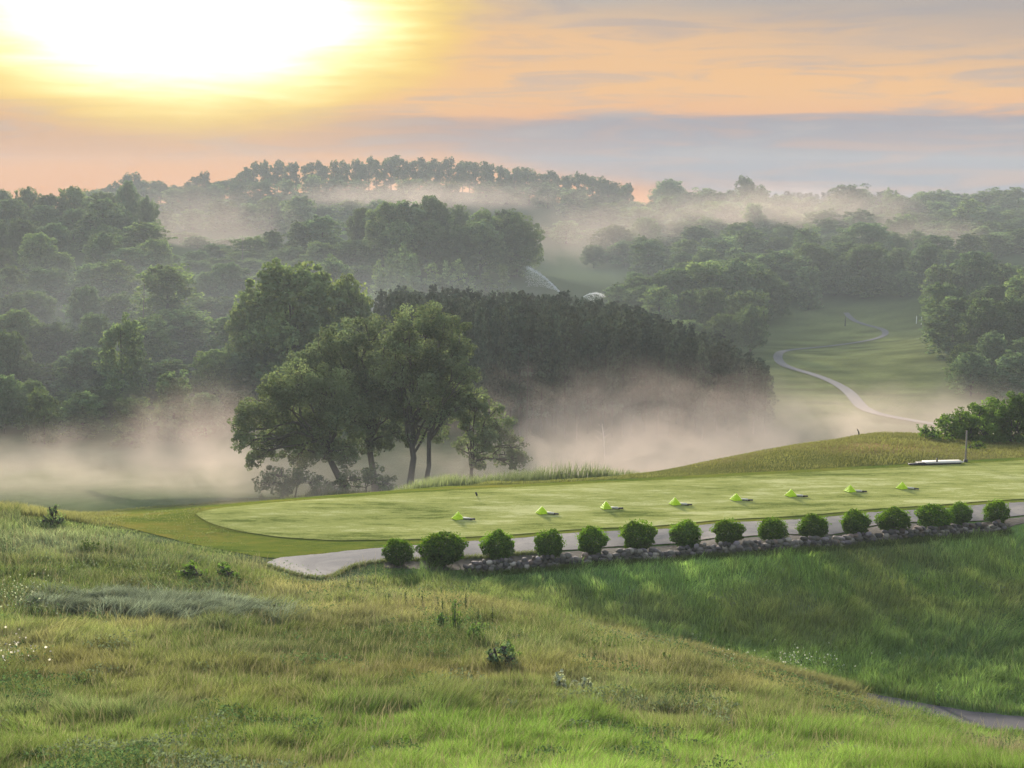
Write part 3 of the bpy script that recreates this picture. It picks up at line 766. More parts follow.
# ------------------------------------------------------------------ ball heaps and rails on the tee
M['ball'] = solid_mat('lime_balls', (0.62, 0.85, 0.02), 0.45, 30, 0.06, spec=0.4)
M['rail'] = solid_mat('pale_rail', (0.55, 0.52, 0.45), 0.6, 20, 0.2)
M['dark'] = solid_mat('dark_rubber', (0.03, 0.03, 0.032), 0.7, 10, 0.3)
M['white'] = solid_mat('white_paint', (0.80, 0.80, 0.78), 0.5, 3, 0.08)
def make_heap():
    import bmesh
    bm = bmesh.new(); bmesh.ops.create_icosphere(bm, subdivisions=2, radius=0.036)
    SV = np.array([v.co[:] for v in bm.verts]); SF = np.array([[v.index for v in f.verts] for f in bm.faces]); bm.free()
    acc = Acc(); n = 6; d = 0.072
    for lv in range(n):
        m = n - lv
        for i in range(m):
            for j in range(m):
                if 0 < i < m - 1 and 0 < j < m - 1: continue
                acc.add(SV + np.array([(i - (m - 1) / 2) * d, (j - (m - 1) / 2) * d, 0.036 + lv * d * 0.72]), None, SF)
    return acc.build('ball_pyramid', M['ball'], smooth=True)
def make_rail():
    root = empty('tee_rail', (0, 0, 0))
    a = Acc(); box(a, (0.17, 0, 0.065), (0.34, 0.085, 0.07), 0, None, 0.01); a.build('pale_bar', M['rail'], root)
    b = Acc(); box(b, (0.45, 0, 0.05), (0.22, 0.075, 0.06), 0, None, 0.01); b.build('end_piece', M['dark'], root)
    c = Acc(); box(c, (0.20, 0, 0.012), (0.42, 0.06, 0.025)); c.build('foot', M['dark'], root)
    return root
heap0 = make_heap(); rail0 = make_rail()
ordn = ['leftmost lime yellow ball heap on the tee, above the second shrub', 'second lime yellow ball heap from the left', 'third lime yellow ball heap from the left', 'fourth lime yellow ball heap from the left',
        'fifth lime yellow ball heap, above the flat topped shrub', 'sixth lime yellow ball heap, third from the right', 'seventh lime yellow ball heap, second from the right', 'rightmost lime yellow ball heap, nearest the white topped platform']
ordr = ['pale rail with dark end beside the leftmost ball heap', 'pale rail with dark end beside the second ball heap from left', 'pale rail with dark end beside the third ball heap from left', 'pale rail with dark end beside the fourth ball heap from left',
        'pale rail with dark end beside the fifth ball heap from left', 'pale rail with dark end beside the third ball heap from the right', 'pale rail with dark end beside the second ball heap from the right', 'pale rail with dark end beside the rightmost ball heap']
for i, (px, py) in enumerate(((458, 520.5), (542, 515), (606, 510), (675, 506), (736, 501.5), (791, 497.5), (850, 493), (902, 490))):
    X, Y = ground_at(px, py, 45, 90); z = float(hgt(X, Y)[0]) + 0.06
    h = heap0 if i == 0 else heap0.copy()
    if i: C.objects.link(h)
    h.location = (X, Y, z); h.rotation_euler = (0, 0, 0.25 + 0.3 * rng.random())
    tag(h, ordn[i], 'ball heap', 'ball heaps along the tee')
    r_ = rail0 if i == 0 else copy_tree(rail0)
    r_.location = (X + 0.20, Y - 0.05, z); r_.rotation_euler = (0, 0, -0.28 + 0.1 * rng.normal())
    tag(r_, ordr[i], 'rail', 'rails beside the ball heaps')

# small things beyond the tee
X, Y = ground_at(938, 464.5, 60, 90); z = float(hgt(X, Y)[0])
pl = empty('low_platform', (X, Y, z + 0.02), 0.12)
a = Acc(); box(a, (0, 0, 0.06), (2.2, 0.6, 0.10)); a.build('frame', M['dark'], pl)
a = Acc(); box(a, (0.25, 0, 0.13), (2.0, 0.65, 0.04), 0, None, 0.01); a.build('top_board', M['rail'], pl)
a = Acc(); box(a, (-1.35, -0.1, 0.05), (0.5, 0.25, 0.08), 0.1); a.build('step', M['dark'], pl)
a = Acc(); box(a, (-0.15, -0.2, 0.25), (0.07, 0.07, 0.2)); a.build('peg', M['dark'], pl)
tag(pl, 'low dark framed platform with bright white top on the mound', 'platform')
X, Y = ground_at(965.5, 462.5, 60, 95); z = float(hgt(X, Y)[0])
po = empty('wooden_post', (X, Y, z))
a = Acc(); tube(a, [[0, 0, 0], [0, 0, 1.68]], [0.045, 0.04], 8); a.build('shaft', M['grey_wood'], po)
a = Acc(); tube(a, [[0, 0, -0.05], [0, 0, 0.16]], [0.12, 0.10], 8); a.build('base', M['dark'], po)
tag(po, 'pale slender post standing in front of the bushy thicket', 'post')
X, Y = ground_at(477, 497.5, 50, 90); z = float(hgt(X, Y)[0]) + 0.06
a = Acc(); tube(a, [[0, 0, 0], [-0.01, 0, 0.08], [-0.05, 0, 0.16], [-0.06, 0, 0.2]], [0.02, 0.05, 0.045, 0.02], 8)
mk = a.build('tee_marker', M['dark']); mk.location = (X, Y, z)
tag(mk, 'tiny dark marker sticking up alone from the pale tee', 'marker')

# ------------------------------------------------------------------ trees
def limb_path(a, b, sag=0.12, r=rng):
    a = np.array(a, float); b = np.array(b, float); t = np.linspace(0, 1, 6)[:, None]
    L = np.linalg.norm(b - a)
    p = a * (1 - t) + b * t
    p[:, 2] += np.sin(t[:, 0] * PI) * sag * L * 0.5
    p[1:-1] += r.normal(size=(4, 3)) * L * 0.03
    return p

def oak_from_pixels(Zd, base_px, fork_px, blobs, label, leaf=0.20, dens=0.75, name='oak_tree', mat='oak', group=None, base_y=None, trunk_r=0.28, spread=1.5):
    X0, Y0, z0 = at_col(base_px, Zd)
    root = empty(name, (X0, Y0, z0)); O = np.array([X0, Y0, z0])
    s = F / Zd
    fork = np.array([float(v) for v in P(fork_px[0], fork_px[1], Zd)]) - O
    ta = Acc(); fa = Acc()
    mid = fork * 0.5 + rng.normal(size=3) * 0.15
    tube(ta, [[0, 0, -0.3], fork * 0.15 + [0, 0, 0.02], mid, fork], [trunk_r * 1.35, trunk_r, trunk_r * 0.85, trunk_r * 0.72], 9)
    for (bx, by, br) in blobs:
        dY = rng.normal() * spread * 0.9
        c = np.array([float(v) for v in P(bx, by, Zd + dY)]) - O
        rad = br / s * 1.15
        st = mid + (fork - mid) * rng.random()
        lp = limb_path(st, c, 0.15)
        tube(ta, lp, np.linspace(trunk_r * 0.42, 0.035, 6), 6)
        for q in range(5):
            e = c + unit_vecs(1)[0] * rad * 0.8
            tube(ta, limb_path(lp[3 + q % 3], e, 0.05), np.linspace(0.06, 0.015, 6), 5)
        nl = int(dens * 1750 * (rad / 1.6) ** 2 * (0.24 / leaf) ** 1.6)
        blob_leaves(fa, c, (rad, rad * 1.05, rad * 0.8), nl, leaf, 0.85 + 0.3 * rng.random(), sub=20, var=0.7)
    ta.build('trunk', M['bark'], root); fa.build('crown', M[mat], root)
    tag(root, label, 'tree', group)
    return root

Zo = 110
oak_from_pixels(Zo - 2, 343, (322, 430), [(252, 428, 17), (272, 402, 22), (298, 385, 22), (262, 446, 14), (290, 425, 24), (320, 408, 25), (244, 441, 10), (308, 447, 17), (338, 425, 20), (330, 388, 22), (280, 447, 14), (345, 450, 12), (312, 430, 20), (255, 415, 16), (330, 450, 13), (285, 405, 20), (350, 408, 20), (256, 458, 11), (346, 458, 11), (300, 458, 12), (325, 455, 12)],
                'wide leaning oak at the left of the misty tree clump', dens=0.8)
oak_from_pixels(Zo + 3, 372, (368, 415), [(318, 352, 17), (343, 340, 19), (368, 332, 17), (300, 367, 15), (343, 366, 22), (372, 362, 22), (386, 388, 22), (360, 400, 22), (393, 345, 17), (380, 420, 16), (338, 395, 20), (312, 380, 15), (395, 408, 16), (352, 425, 18), (385, 440, 11), (365, 380, 22), (372, 445, 12), (398, 432, 13)],
                'middle oak of the clump with upright trunk and domed crown', dens=0.8)
oak_from_pixels(Zo, 407, (409, 425), [(410, 326, 18), (431, 319, 18), (452, 332, 17), (440, 350, 22), (414, 354, 22), (396, 372, 18), (462, 350, 11), (447, 378, 19), (420, 388, 20), (402, 408, 14), (422, 412, 13), (430, 370, 22), (452, 392, 15), (405, 340, 17), (440, 408, 14), (412, 436, 11), (435, 432, 12), (395, 385, 18)],
                'tallest oak of the clump, its crown highest against the pines', dens=0.8)
oak_from_pixels(Zo - 1, 422, (429, 432), [(458, 366, 14), (446, 398, 17), (433, 416, 12), (467, 375, 11), (456, 410, 8), (462, 392, 10)],
                'slim oak leaning right under the tallest crown of the clump', trunk_r=0.22)
oak_from_pixels(Zo + 1, 470, (474, 447), [(476, 399, 12), (490, 412, 14), (502, 430, 14), (515, 447, 10), (470, 422, 13), (485, 440, 15), (467, 446, 11), (505, 455, 13), (522, 460, 7), (480, 458, 10), (492, 428, 14), (462, 410, 10), (516, 462, 9)],
                'small sloping tree at the right end of the oak clump', trunk_r=0.16, leaf=0.22, spread=0.8)
oak_from_pixels(Zo - 7, 290, (290, 478), [(275, 475, 11), (300, 478, 12), (262, 485, 9), (318, 485, 9), (285, 488, 11)], 'low bush in the mist under the left oak', name='valley_bush', mat='oak', trunk_r=0.06, leaf=0.2, spread=0.5)
oak_from_pixels(Zo - 6, 365, (365, 480), [(350, 480, 10), (372, 476, 11), (388, 484, 10), (335, 487, 8)], 'low bush in the mist between the oak trunks', name='valley_bush', mat='oak', trunk_r=0.06, leaf=0.2, spread=0.5)

# tree prototypes (1 m tall, scaled)
def proto(name, seed, kind):
    r = np.random.default_rng(seed); root = empty(name, (0, 0, 0)); ta = Acc(); fa = Acc()
    if kind == 'broad':
        nb = 30; H = 12.0
        tube(ta, [[0, 0, -0.4], [0.1, 0, 2], [0, 0.1, 5], [0.1, 0, 9]], [0.26, 0.2, 0.15, 0.05], 7)
        tall = 5.3 + 0.5 * r.random(); low = 1.6 + 1.2 * r.random()
        for i in range(nb):
            t = (i + 0.5) / nb
            z = low + (11.0 - low) * t
            w = 3.9 * math.sqrt(max(0.10, 1 - ((z - 5.4) / 6.0) ** 2)) * (0.60 + 0.4 * r.random()); a = i * 2.4 + 0.6 * r.random()
            c = np.array([math.cos(a) * w, math.sin(a) * w, z])
            br = 1.35 + 0.8 * r.random()
            blob_leaves(fa, c, (br, br, br * 0.8), 420, 0.40, 0.70 + 0.55 * r.random(), sub=12, var=0.4, r=r)
            if i % 2: tube(ta, limb_path([0, 0, z * 0.55], c, 0.1, r), np.linspace(0.1, 0.02, 6), 5)
        for i in range(6):
            c = np.array([r.normal() * 1.0, r.normal() * 1.0, 9.6 + 1.6 * r.random()])
            blob_leaves(fa, c, 1.2, 300, 0.38, 1.0 + 0.3 * r.random(), sub=10, var=0.4, r=r)
        for i in range(4):
            c = np.array([r.normal() * 0.9, r.normal() * 0.9, 4 + 4 * r.random()])
            blob_leaves(fa, c, 2.0, 260, 0.5, 0.7, sub=10, var=0.4, r=r)
    elif kind == 'ridge':
        H = 14.0
        tube(ta, [[0, 0, -0.4], [0.1, 0, 4], [0, 0.1, 8], [0, 0, 12]], [0.22, 0.18, 0.13, 0.04], 6)
        for i in range(24):
            z = 2.6 + 10.4 * r.random(); w = 2.1 * math.sqrt(max(0.1, 1 - ((z - 8.2) / 6.2) ** 2)) * (0.3 + 0.7 * r.random()); a = r.random() * 6.28
            c = np.array([math.cos(a) * w, math.sin(a) * w, z]); br = 0.9 + 0.6 * r.random()
            blob_leaves(fa, c, (br, br, br * 1.05), 170, 0.5, 0.8 + 0.4 * r.random(), sub=9, var=0.4, r=r)
            tube(ta, limb_path([0, 0, z * 0.7], c, 0.1, r), np.linspace(0.07, 0.02, 6), 5)
    elif kind == 'wood':
        tube(ta, [[0, 0, -0.4], [0.1, 0, 3], [0, 0.1, 7], [0, 0, 11]], [0.24, 0.19, 0.13, 0.04], 6)
        for i in range(26):
            t = (i + 0.5) / 26; z = 1.0 + 10.2 * t
            w = (3.3 if seed % 2 else 2.7) * math.sqrt(max(0.06, 1 - ((z - 4.6) / 7.0) ** 2)) * (0.5 + 0.5 * r.random()); a = i * 2.4 + 0.8 * r.random()
            c = np.array([math.cos(a) * w, math.sin(a) * w, z]); br = 1.2 + 0.7 * r.random()
            blob_leaves(fa, c, (br, br, br * 0.95), 250, 0.46, 0.65 + 0.65 * r.random(), sub=10, var=0.5, r=r)
        for i in range(4):
            blob_leaves(fa, [0, 0, 2.5 + 2.4 * i], 1.8, 160, 0.5, 0.75, sub=9, var=0.4, r=r)
    elif kind == 'pine':
        H = 16.0
        tube(ta, [[0, 0, -0.4], [0, 0, 6], [0.05, 0, 11], [0, 0, 15.6]], [0.19, 0.15, 0.1, 0.03], 7)
        for i in range(44):
            z = 3.5 + 12.0 * (i / 43) ** 0.9; w = (2.5 * (1 - ((z - 3.0) / 13.4)) ** 0.6 + 0.35) * (0.6 + 0.5 * r.random()); a = i * 2.4 + r.random()
            c = np.array([math.cos(a) * w * 0.6, math.sin(a) * w * 0.6, z + 0.25])
            blob_leaves(fa, c, (0.4 + w * 0.45, 0.4 + w * 0.45, 0.55), 95, 0.36, 0.7 + 0.6 * r.random(), sub=6, var=0.5, up=0.5, r=r)
            tube(ta, [[0, 0, z], c], [0.04, 0.015], 5)
        for i in range(10):                                   # dead lower branches
            z = 1.8 + 3.6 * r.random(); a = r.random() * 6.28; w = 0.6 + 0.7 * r.random()
            tube(ta, [[0, 0, z], [math.cos(a) * w, math.sin(a) * w, z + 0.1]], [0.03, 0.01], 4)
    elif kind == 'sapling':
        H = 8.0
        tube(ta, [[0, 0, -0.3], [0.05, 0, 3], [0, 0, 7]], [0.09, 0.06, 0.02], 6)
        for i in range(12):
            z = 1.4 + 5.8 * i / 11; w = 1.25 * (1 - (z / 8.6)) + 0.2; a = i * 2.4
            c = np.array([math.cos(a) * w * 0.6, math.sin(a) * w * 0.6, z])
            blob_leaves(fa, c, (0.5 + w * 0.4,) * 3, 110, 0.32, 0.9 + 0.5 * r.random(), sub=8, var=0.4, r=r)
            tube(ta, [[0, 0, z * 0.9], c], [0.03, 0.01], 4)
    mt = {'wood': 'broad', 'broad': 'broad', 'ridge': 'ridge', 'pine': 'pine', 'sapling': 'broad'}[kind]
    ta.build('trunk', M['bark'], root); fa.build('crown', M[mt], root)
    V = np.concatenate(fa.v); h = V[:, 2].max(); w = np.abs(V[:, :2]).max(axis=0).mean() * 2
    root['h'] = h; root['w'] = w
    return root
kinds = {'broad': [proto('broadleaf_tree', 100 + i, 'broad') for i in range(5)], 'wood': [proto('woodland_tree', 500 + i, 'wood') for i in range(5)], 'ridge': [proto('ridge_tree', 200 + i, 'ridge') for i in range(4)],
         'pine': [proto('pine_tree', 300 + i, 'pine') for i in range(4)], 'sapling': [proto('young_tree', 400 + i, 'sapling') for i in range(2)]}
used = set(); heights = []
def put(kind, px, topy, Z, width=None, label='', group=None, hmin=4.0, hmax=26.0):
    X, Y, z0 = at_col(px, Z)
    top = float(P(px, topy, Z)[2]); h = min(max(top - z0, hmin), hmax)
    heights.append((round(top - z0, 1), px, Z))
    src = kinds[kind][rng.integers(len(kinds[kind]))]
    if src.name in used: o = copy_tree(src)
    else: used.add(src.name); o = src
    hs = h / PROTO[src.name][0]
    ws = (width * Z / F) / PROTO[src.name][1] if width else hs * (0.9 + 0.3 * rng.random())
    o.location = (X, Y, z0 - 0.1); o.scale = (ws, ws, hs); o.rotation_euler = (0, 0, rng.random() * 6.28)
    tag(o, label, 'tree', group)
    return o
PROTO = {}
for L in kinds.values():
    for o in L:
        PROTO[o.name] = (o['h'], o['w']); del o['h'], o['w']

def row(kind, px0, px1, step, Z, topf, wf, label, group, jt=6, jz=0.03, **kw):
    px = px0
    while px <= px1:
        p = px + rng.normal() * step * 0.15; zz = Z * (1 + rng.uniform(-jz, jz))
        ty = (np.interp(p, topf[0], topf[1]) if isinstance(topf, tuple) else topf) + rng.normal() * jt
        kk = 'wood' if kind == 'broad' and rng.random() < 0.38 else kind
        put(kk, p, float(ty), zz, wf * (0.72 + 0.6 * rng.random()) if wf else None, label, group, **kw)
        px += step

# pines
gp = 'pines of the dark stand behind the mist'; lp = 'dark straight pine in the dense stand behind the oak clump'
out = ([370, 440, 500, 560, 640, 700, 750, 780], [291, 289, 291, 295, 305, 321, 337, 350])
for Z, a, b, d, st in ((196, 378, 600, -2, 11), (187, 382, 650, 0, 11), (178, 386, 700, 2, 11), (169, 400, 740, 7, 11), (161, 430, 772, 12, 11.5), (154, 470, 780, 18, 12)):
    row('pine', a, b, st, Z, (out[0], [v + d for v in out[1]]), 30, lp, gp, jt=2.5, jz=0.015)

# left hillside
gl = 'broadleaf trees on the left hillside'; ll = 'grey green broadleaf tree among the crowns of the left hillside'
row('broad', -90, 235, 42, 152, 378, 52, ll, gl, jt=12)
row('broad', -90, 255, 42, 170, 345, 58, ll, gl, jt=10)
row('broad', -80, 390, 44, 192, 312, 62, ll, gl, jt=9)
row('broad', -80, 400, 40, 220, 288, 58, ll, gl, jt=8)
row('broad', -70, 385, 38, 250, 266, 54, ll, gl, jt=6)
M['dome'] = leaf_mat('pale_crown_leaves', (0.165, 0.225, 0.125), 0.45, 0.06)
def dome(o):
    for ch in o.children:
        if ch.name.startswith('crown'):
            ch.data = ch.data.copy(); ch.data.materials[0] = M['dome']
dome(put('broad', 292, 257, 172, 140, 'huge pale green round crowned tree rising over the left hillside'))
dome(put('broad', 345, 272, 176, 80, 'pale green tree leaning against the right side of the huge round tree'))
dome(put('broad', 250, 285, 176, 70, 'pale green tree tucked against the left side of the huge round tree'))
row('broad', -90, 250, 36, 160, 392, 44, ll, gl, jt=10)
gb = 'trees on the rear left shoulder'; lb = 'hazy dark tree on the shoulder behind the left hillside'
row('broad', -70, 215, 33, 300, ([0, 150, 220], [238, 240, 262]), 50, lb, gb, jt=6)
row('broad', -70, 150, 30, 345, ([0, 150], [216, 220]), 44, lb, gb, jt=5)
row('broad', -70, 150, 28, 375, ([0, 150], [203, 200]), 42, lb, gb, jt=4)
row('broad', -70, 150, 24, 405, ([0, 30, 60, 100, 150], [188, 194, 192, 191, 187]), 38, lb, gb, jt=4)
# middle ridge
row('broad', 135, 265, 30, 328, ([135, 265], [262, 256]), 46, lb, gb, jt=4)
row('wood', 150, 270, 24, 450, ([150, 270], [246, 236]), 36, 'hazy tree in the misty gap left of the middle ridge', 'trees in the misty gap', jt=4)
row('broad', 300, 400, 30, 310, ([300, 400], [262, 268]), 46, 'pale tree on the slope below the middle ridge', 'trees on the slope below the middle ridge', jt=4)
row('broad', 185, 265, 26, 278, 272, 48, ll, gl, jt=5)
gm = 'dark trees on the middle ridge'; lm = 'dark tree in the massed wood on the middle ridge'
row('broad', 225, 400, 26, 365, ([225, 260, 320, 400], [246, 226, 218, 206]), 46, lm, gm, jt=4)
row('broad', 385, 520, 24, 355, ([380, 430, 500, 520], [205, 204, 205, 212]), 48, lm, gm, jt=4)
row('broad', 400, 520, 30, 335, ([400, 520], [220, 226]), 52, lm, gm, jt=5)
row('broad', 255, 400, 32, 335, ([255, 400], [246, 232]), 44, lm, gm, jt=5)
put('broad', 517, 211, 345, 66, 'round dark tree at the right tip of the middle ridge')
gs = 'young trees below the middle ridge'; ls = 'pale young tree on the slope below the middle ridge'
row('sapling', 375, 520, 14, 290, ([375, 400, 450, 520], [262, 248, 262, 284]), 24, ls, gs, jt=7)
row('sapling', 380, 500, 16, 270, ([375, 450, 500], [272, 280, 288]), 26, ls, gs, jt=5)
# far ridge
gf = 'trees along the far ridge skyline'; lf = 'small hazy tree in the row along the far ridge skyline'
sky = ([90, 105, 130, 150, 175, 200, 235, 250, 270, 300, 330, 380, 440, 490, 540, 590, 615, 640], [190, 184, 175, 180, 186, 176, 178, 164, 158, 161, 163, 157, 158, 163, 170, 175, 181, 190])
row('ridge', 96, 634, 7.2, 700, sky, 17, lf, gf, jt=2.2, jz=0.01)
row('wood', 95, 640, 24, 650, ([95, 250, 450, 560, 640], [194, 180, 180, 186, 198]), 34, 'hazy tree on the misty slope under the far ridge', 'trees on the slope under the far ridge', jt=3)
row('wood', 140, 430, 26, 560, ([140, 250, 420], [205, 200, 205]), 40, 'hazy tree on the misty slope under the far ridge', 'trees on the slope under the far ridge', jt=4)
put('broad', 668, 178, 690, 46, 'domed tree standing alone right of the far ridge row')
put('ridge', 745, 174, 660, 26, 'tall spiky tree topping the right skyline')
put('ridge', 760, 184, 660, 24, 'shorter tree beside the tall spiky skyline tree')
row('wood', 690, 790, 14, 670, 190, 30, 'hazy low tree on the skyline around the tall spiky tree', 'low skyline trees', jt=3)
# right hillside
gr_ = 'trees on the right hillside'; lr = 'misty green tree among the crowns of the right hillside'
row('pine', 775, 905, 6, 690, 192.5, 13, 'tiny pointed conifer along the right skyline', 'conifers along the right skyline', jt=1.6, hmin=4)
row('wood', 640, 1090, 19, 650, ([640, 780, 890, 1090], [198, 195, 192, 189]), 30, lr, gr_, jt=3)
row('wood', 650, 1100, 22, 600, ([640, 1090], [205, 196]), 34, lr, gr_, jt=3)
row('wood', 655, 1100, 24, 550, ([640, 1090], [213, 203]), 38, lr, gr_, jt=4)
row('wood', 625, 1100, 26, 500, ([625, 700, 1090], [228, 221, 210]), 40, lr, gr_, jt=5)
row('broad', 640, 1100, 29, 450, ([640, 720, 1090], [238, 231, 220]), 44, lr, gr_, jt=5)
row('broad', 655, 1100, 31, 400, ([640, 720, 1000], [246, 233, 228]), 52, lr, gr_, jt=6)
row('broad', 690, 950, 30, 358, ([690, 800, 950], [256, 242, 246]), 56, lr, gr_, jt=6)
row('broad', 640, 770, 32, 315, ([640, 700, 800], [278, 258, 268]), 60, lr, gr_, jt=6)
for Z, a, b, t0, t1 in ((625, 600, 1100, 202, 193), (575, 640, 1100, 209, 200), (525, 640, 1100, 221, 207), (475, 610, 1100, 234, 215), (425, 650, 1100, 245, 228), (378, 680, 1000, 250, 246), (345, 720, 930, 264, 264), (335, 640, 760, 276, 268)):
    row('wood' if Z > 500 else 'broad', a, b, 30, Z, ([a, b], [t0, t1]), 44, lr, gr_, jt=6)
row('broad', 655, 772, 30, 275, ([655, 772], [286, 288]), 50, lr, gr_, jt=5)
row('broad', 690, 768, 30, 245, ([690, 768], [312, 308]), 46, lr, gr_, jt=5)
row('broad', 945, 1110, 30, 310, ([945, 1100], [262, 254]), 52, lr, gr_, jt=5)
row('broad', 590, 700, 30, 462, ([590, 700], [243, 234]), 46, lr, gr_, jt=5)
row('wood', 548, 700, 24, 530, ([548, 700], [226, 216]), 40, lr, gr_, jt=4)
row('broad', 620, 660, 26, 300, ([620, 660], [290, 284]), 44, lr, gr_, jt=4)
gx = 'trees beside the right of the fairway'; lx = 'dark green tree on the right edge of the far fairway'
row('broad', 965, 1110, 36, 250, ([960, 1100], [276, 262]), 60, lx, gx, jt=6)
row('broad', 960, 1110, 38, 222, ([960, 1100], [300, 290]), 62, lx, gx, jt=6)
row('broad', 968, 1110, 38, 198, ([960, 1100], [335, 322]), 58, lx, gx, jt=6)

row('broad', 985, 1110, 40, 186, 356, 52, lx, gx, jt=6)
# thicket at the right beyond the tee
gt = 'bushes of the thicket beyond the tee'
thick = [(958, 86, 408, [(945, 430, 13), (962, 420, 14), (955, 440, 14), (972, 436, 13)], 'left bush of the thicket behind the pale post'),
         (985, 87, 404, [(978, 418, 15), (992, 410, 14), (985, 432, 18), (1000, 428, 15)], 'middle bush of the thicket with rounded top'),
         (1015, 86, 396, [(1010, 408, 15), (1025, 402, 14), (1018, 425, 20), (1035, 420, 18), (1005, 438, 14)], 'tall bush of the thicket at the right edge'),
         (1060, 86, 396, [(1050, 408, 16), (1065, 402, 16), (1055, 425, 20), (1075, 420, 18), (1040, 438, 16)], 'last bush of the thicket, cut by the right edge of view')]
for bx, Zd, _, bl, lab in thick:
    oak_from_pixels(Zd, bx, (bx, 438), bl + [(b[0], 447, 11) for b in bl[:3]], lab, leaf=0.17, name='thicket_bush', mat='sumac', group=gt, trunk_r=0.07, spread=0.7, dens=1.0)
oak_from_pixels(84, 927, (927, 440), [(923, 430, 6), (932, 436, 6), (926, 440, 6), (938, 445, 6)], 'thin young shrub at the left foot of the thicket', leaf=0.13, name='young_shrub', mat='sumac', trunk_r=0.03, spread=0.3)
oak_from_pixels(78, 974, (974, 450), [(968, 448, 5), (980, 446, 6), (975, 452, 5), (986, 455, 4)], 'wispy pale shrub at the foot of the pale post', leaf=0.11, name='young_shrub', mat='weed', trunk_r=0.02, spread=0.2)

# dead trunks, stakes and posts far off
def pole(name, px, py0, py1, Z, rad, mat, label, cat, lean=0.0):
    if Z is None: Z = ground_at(px, py1, 120, 420)[1]
    X, Y, z0 = at_col(px, Z); a = float(P(px, py0, Z)[2]); b = float(P(px, py1, Z)[2])
    acc = Acc(); lo = min(b, z0) if b > z0 else z0
    tube(acc, [[0, 0, lo - z0 - 0.1], [lean * 0.3, 0.02, (a - z0) * 0.5], [lean, 0, a - z0]], [rad, rad * 0.9, rad * 0.6], 7)
    if 'trunk' in name:
        for q in range(6):
            h = (a - z0) * (0.4 + 0.09 * q); w = 0.5 + 0.4 * rng.random(); s_ = -1 if q % 2 else 1
            tube(acc, [[lean * 0.5, 0, h], [lean * 0.5 + s_ * w, 0.2, h + 0.5]], [rad * 0.35, 0.015], 5)
    o = acc.build(name, M[mat]); o.location = (X, Y, z0)
    return tag(o, label, cat)
pole('dead_trunk', 527, 350, 395, 149, 0.06, 'bark', 'pale dead trunk against the dark pines right of the oak clump', 'tree trunk', 0.2)
pole('dead_trunk', 607, 424, 462, 141, 0.06, 'pale_bark', 'pale bare trunk in the mist before the pine stand', 'tree trunk', -0.3)
pole('dead_trunk', 352, 282, 320, 187, 0.12, 'pale_bark', 'thin pale trunk left of the pine stand', 'tree trunk')
pole('dead_trunk', 137, 284, 312, 188, 0.10, 'grey_wood', 'pale leaning dead trunk among the crowns of the left hillside', 'tree trunk', 0.6)
pole('dead_trunk', 241, 238, 252, 322, 0.11, 'grey_wood', 'far pale trunk on the slope left of the middle ridge', 'tree trunk', 0.2)
pole('sign_post', 849, 317, 326, None, 0.14, 'dark', 'dark post beside the bend of the far cart path', 'post')
pole('stake', 921, 316, 323, None, 0.08, 'white', 'left one of two pale stakes on the far fairway', 'stake')
pole('stake', 926, 317, 324, None, 0.08, 'white', 'right one of two pale stakes on the far fairway', 'stake')
pole('snag', 867, 429, 437, 88, 0.05, 'bark', 'short dark snag leaning on the crest of the tan mound', 'stump', -0.15)

# ------------------------------------------------------------------ weeds and shrubs in the meadow
def weed_plant(px, py, h_px, w_px, label, name='weed', mat='weed', n=None, leaf=0.07, stems=5, dens=1.0, y0=15, y1=70, tone=1.0, cat='plant', group=None, r=rng):
    X, Y = ground_at(px, py, y0, y1); z = float(hgt(X, Y)[0]); s = F / Y
    h = h_px / s; w = w_px / s
    root = empty(name, (X, Y, z)); sa = Acc(); fa = Acc()
    for i in range(stems):
        a = r.random() * 6.28; q = w * 0.5 * math.sqrt(r.random()); hh = h * (0.65 + 0.4 * r.random()) * (1 - 0.35 * (q / (w * .5)) ** 2)
        b = np.array([math.cos(a) * q * 0.4, math.sin(a) * q * 0.4, -0.05]); t = np.array([math.cos(a) * q, math.sin(a) * q, hh])
        tube(sa, [b, (b + t) * 0.5, t], [0.012, 0.009, 0.005], 5)
        m = int(26 * dens); f = 0.25 + 0.75 * r.random(m) ** 0.7
        d = unit_vecs(m, r)
        pos = b + (t - b) * f[:, None] + d * np.array([1, 1, 0.5]) * (0.5 * w / max(1, math.sqrt(stems)) * (1.05 - f * 0.6) * 0.8)[:, None]
        nr_ = d * 0.5 + unit_vecs(m, r) * 0.6 + np.array([0, 0, 0.4]); nr_ /= np.linalg.norm(nr_, axis=1)[:, None]
        leaf_cards(fa, pos, nr_, leaf * (0.6 + 0.8 * r.random(m)), (tone * (0.6 + 0.7 * r.random(m)))[:, None] * np.ones(3), r, 0.45)
    sa.build('stem', M['stem'], root); fa.build('foliage', M[mat], root)
    return tag(root, label, cat, group)
def small_shrub(px, py, bl, label, mat, leaf=0.09, dens=1.0):
    Yd = ground_at(px, py, 30, 75)[1]
    o = oak_from_pixels(Yd, px, (px, py - 6), bl, label, leaf=leaf, name='meadow_shrub', mat=mat, trunk_r=0.025, spread=0.15, dens=dens)
    o['category'] = 'shrub'
small_shrub(53, 527, [(45, 520, 6), (56, 519, 7), (51, 511, 5), (61, 522, 5), (50, 524, 6), (56, 507, 3)], 'dark twiggy shrub alone on the left brow of the meadow', 'broad', 0.09, 0.6)
small_shrub(193, 582, [(184, 575, 7), (197, 574, 8), (190, 567, 6), (203, 578, 6), (180, 580, 6)], 'left one of two leafy light green shrubs in the meadow', 'sumac', 0.09, 0.9)
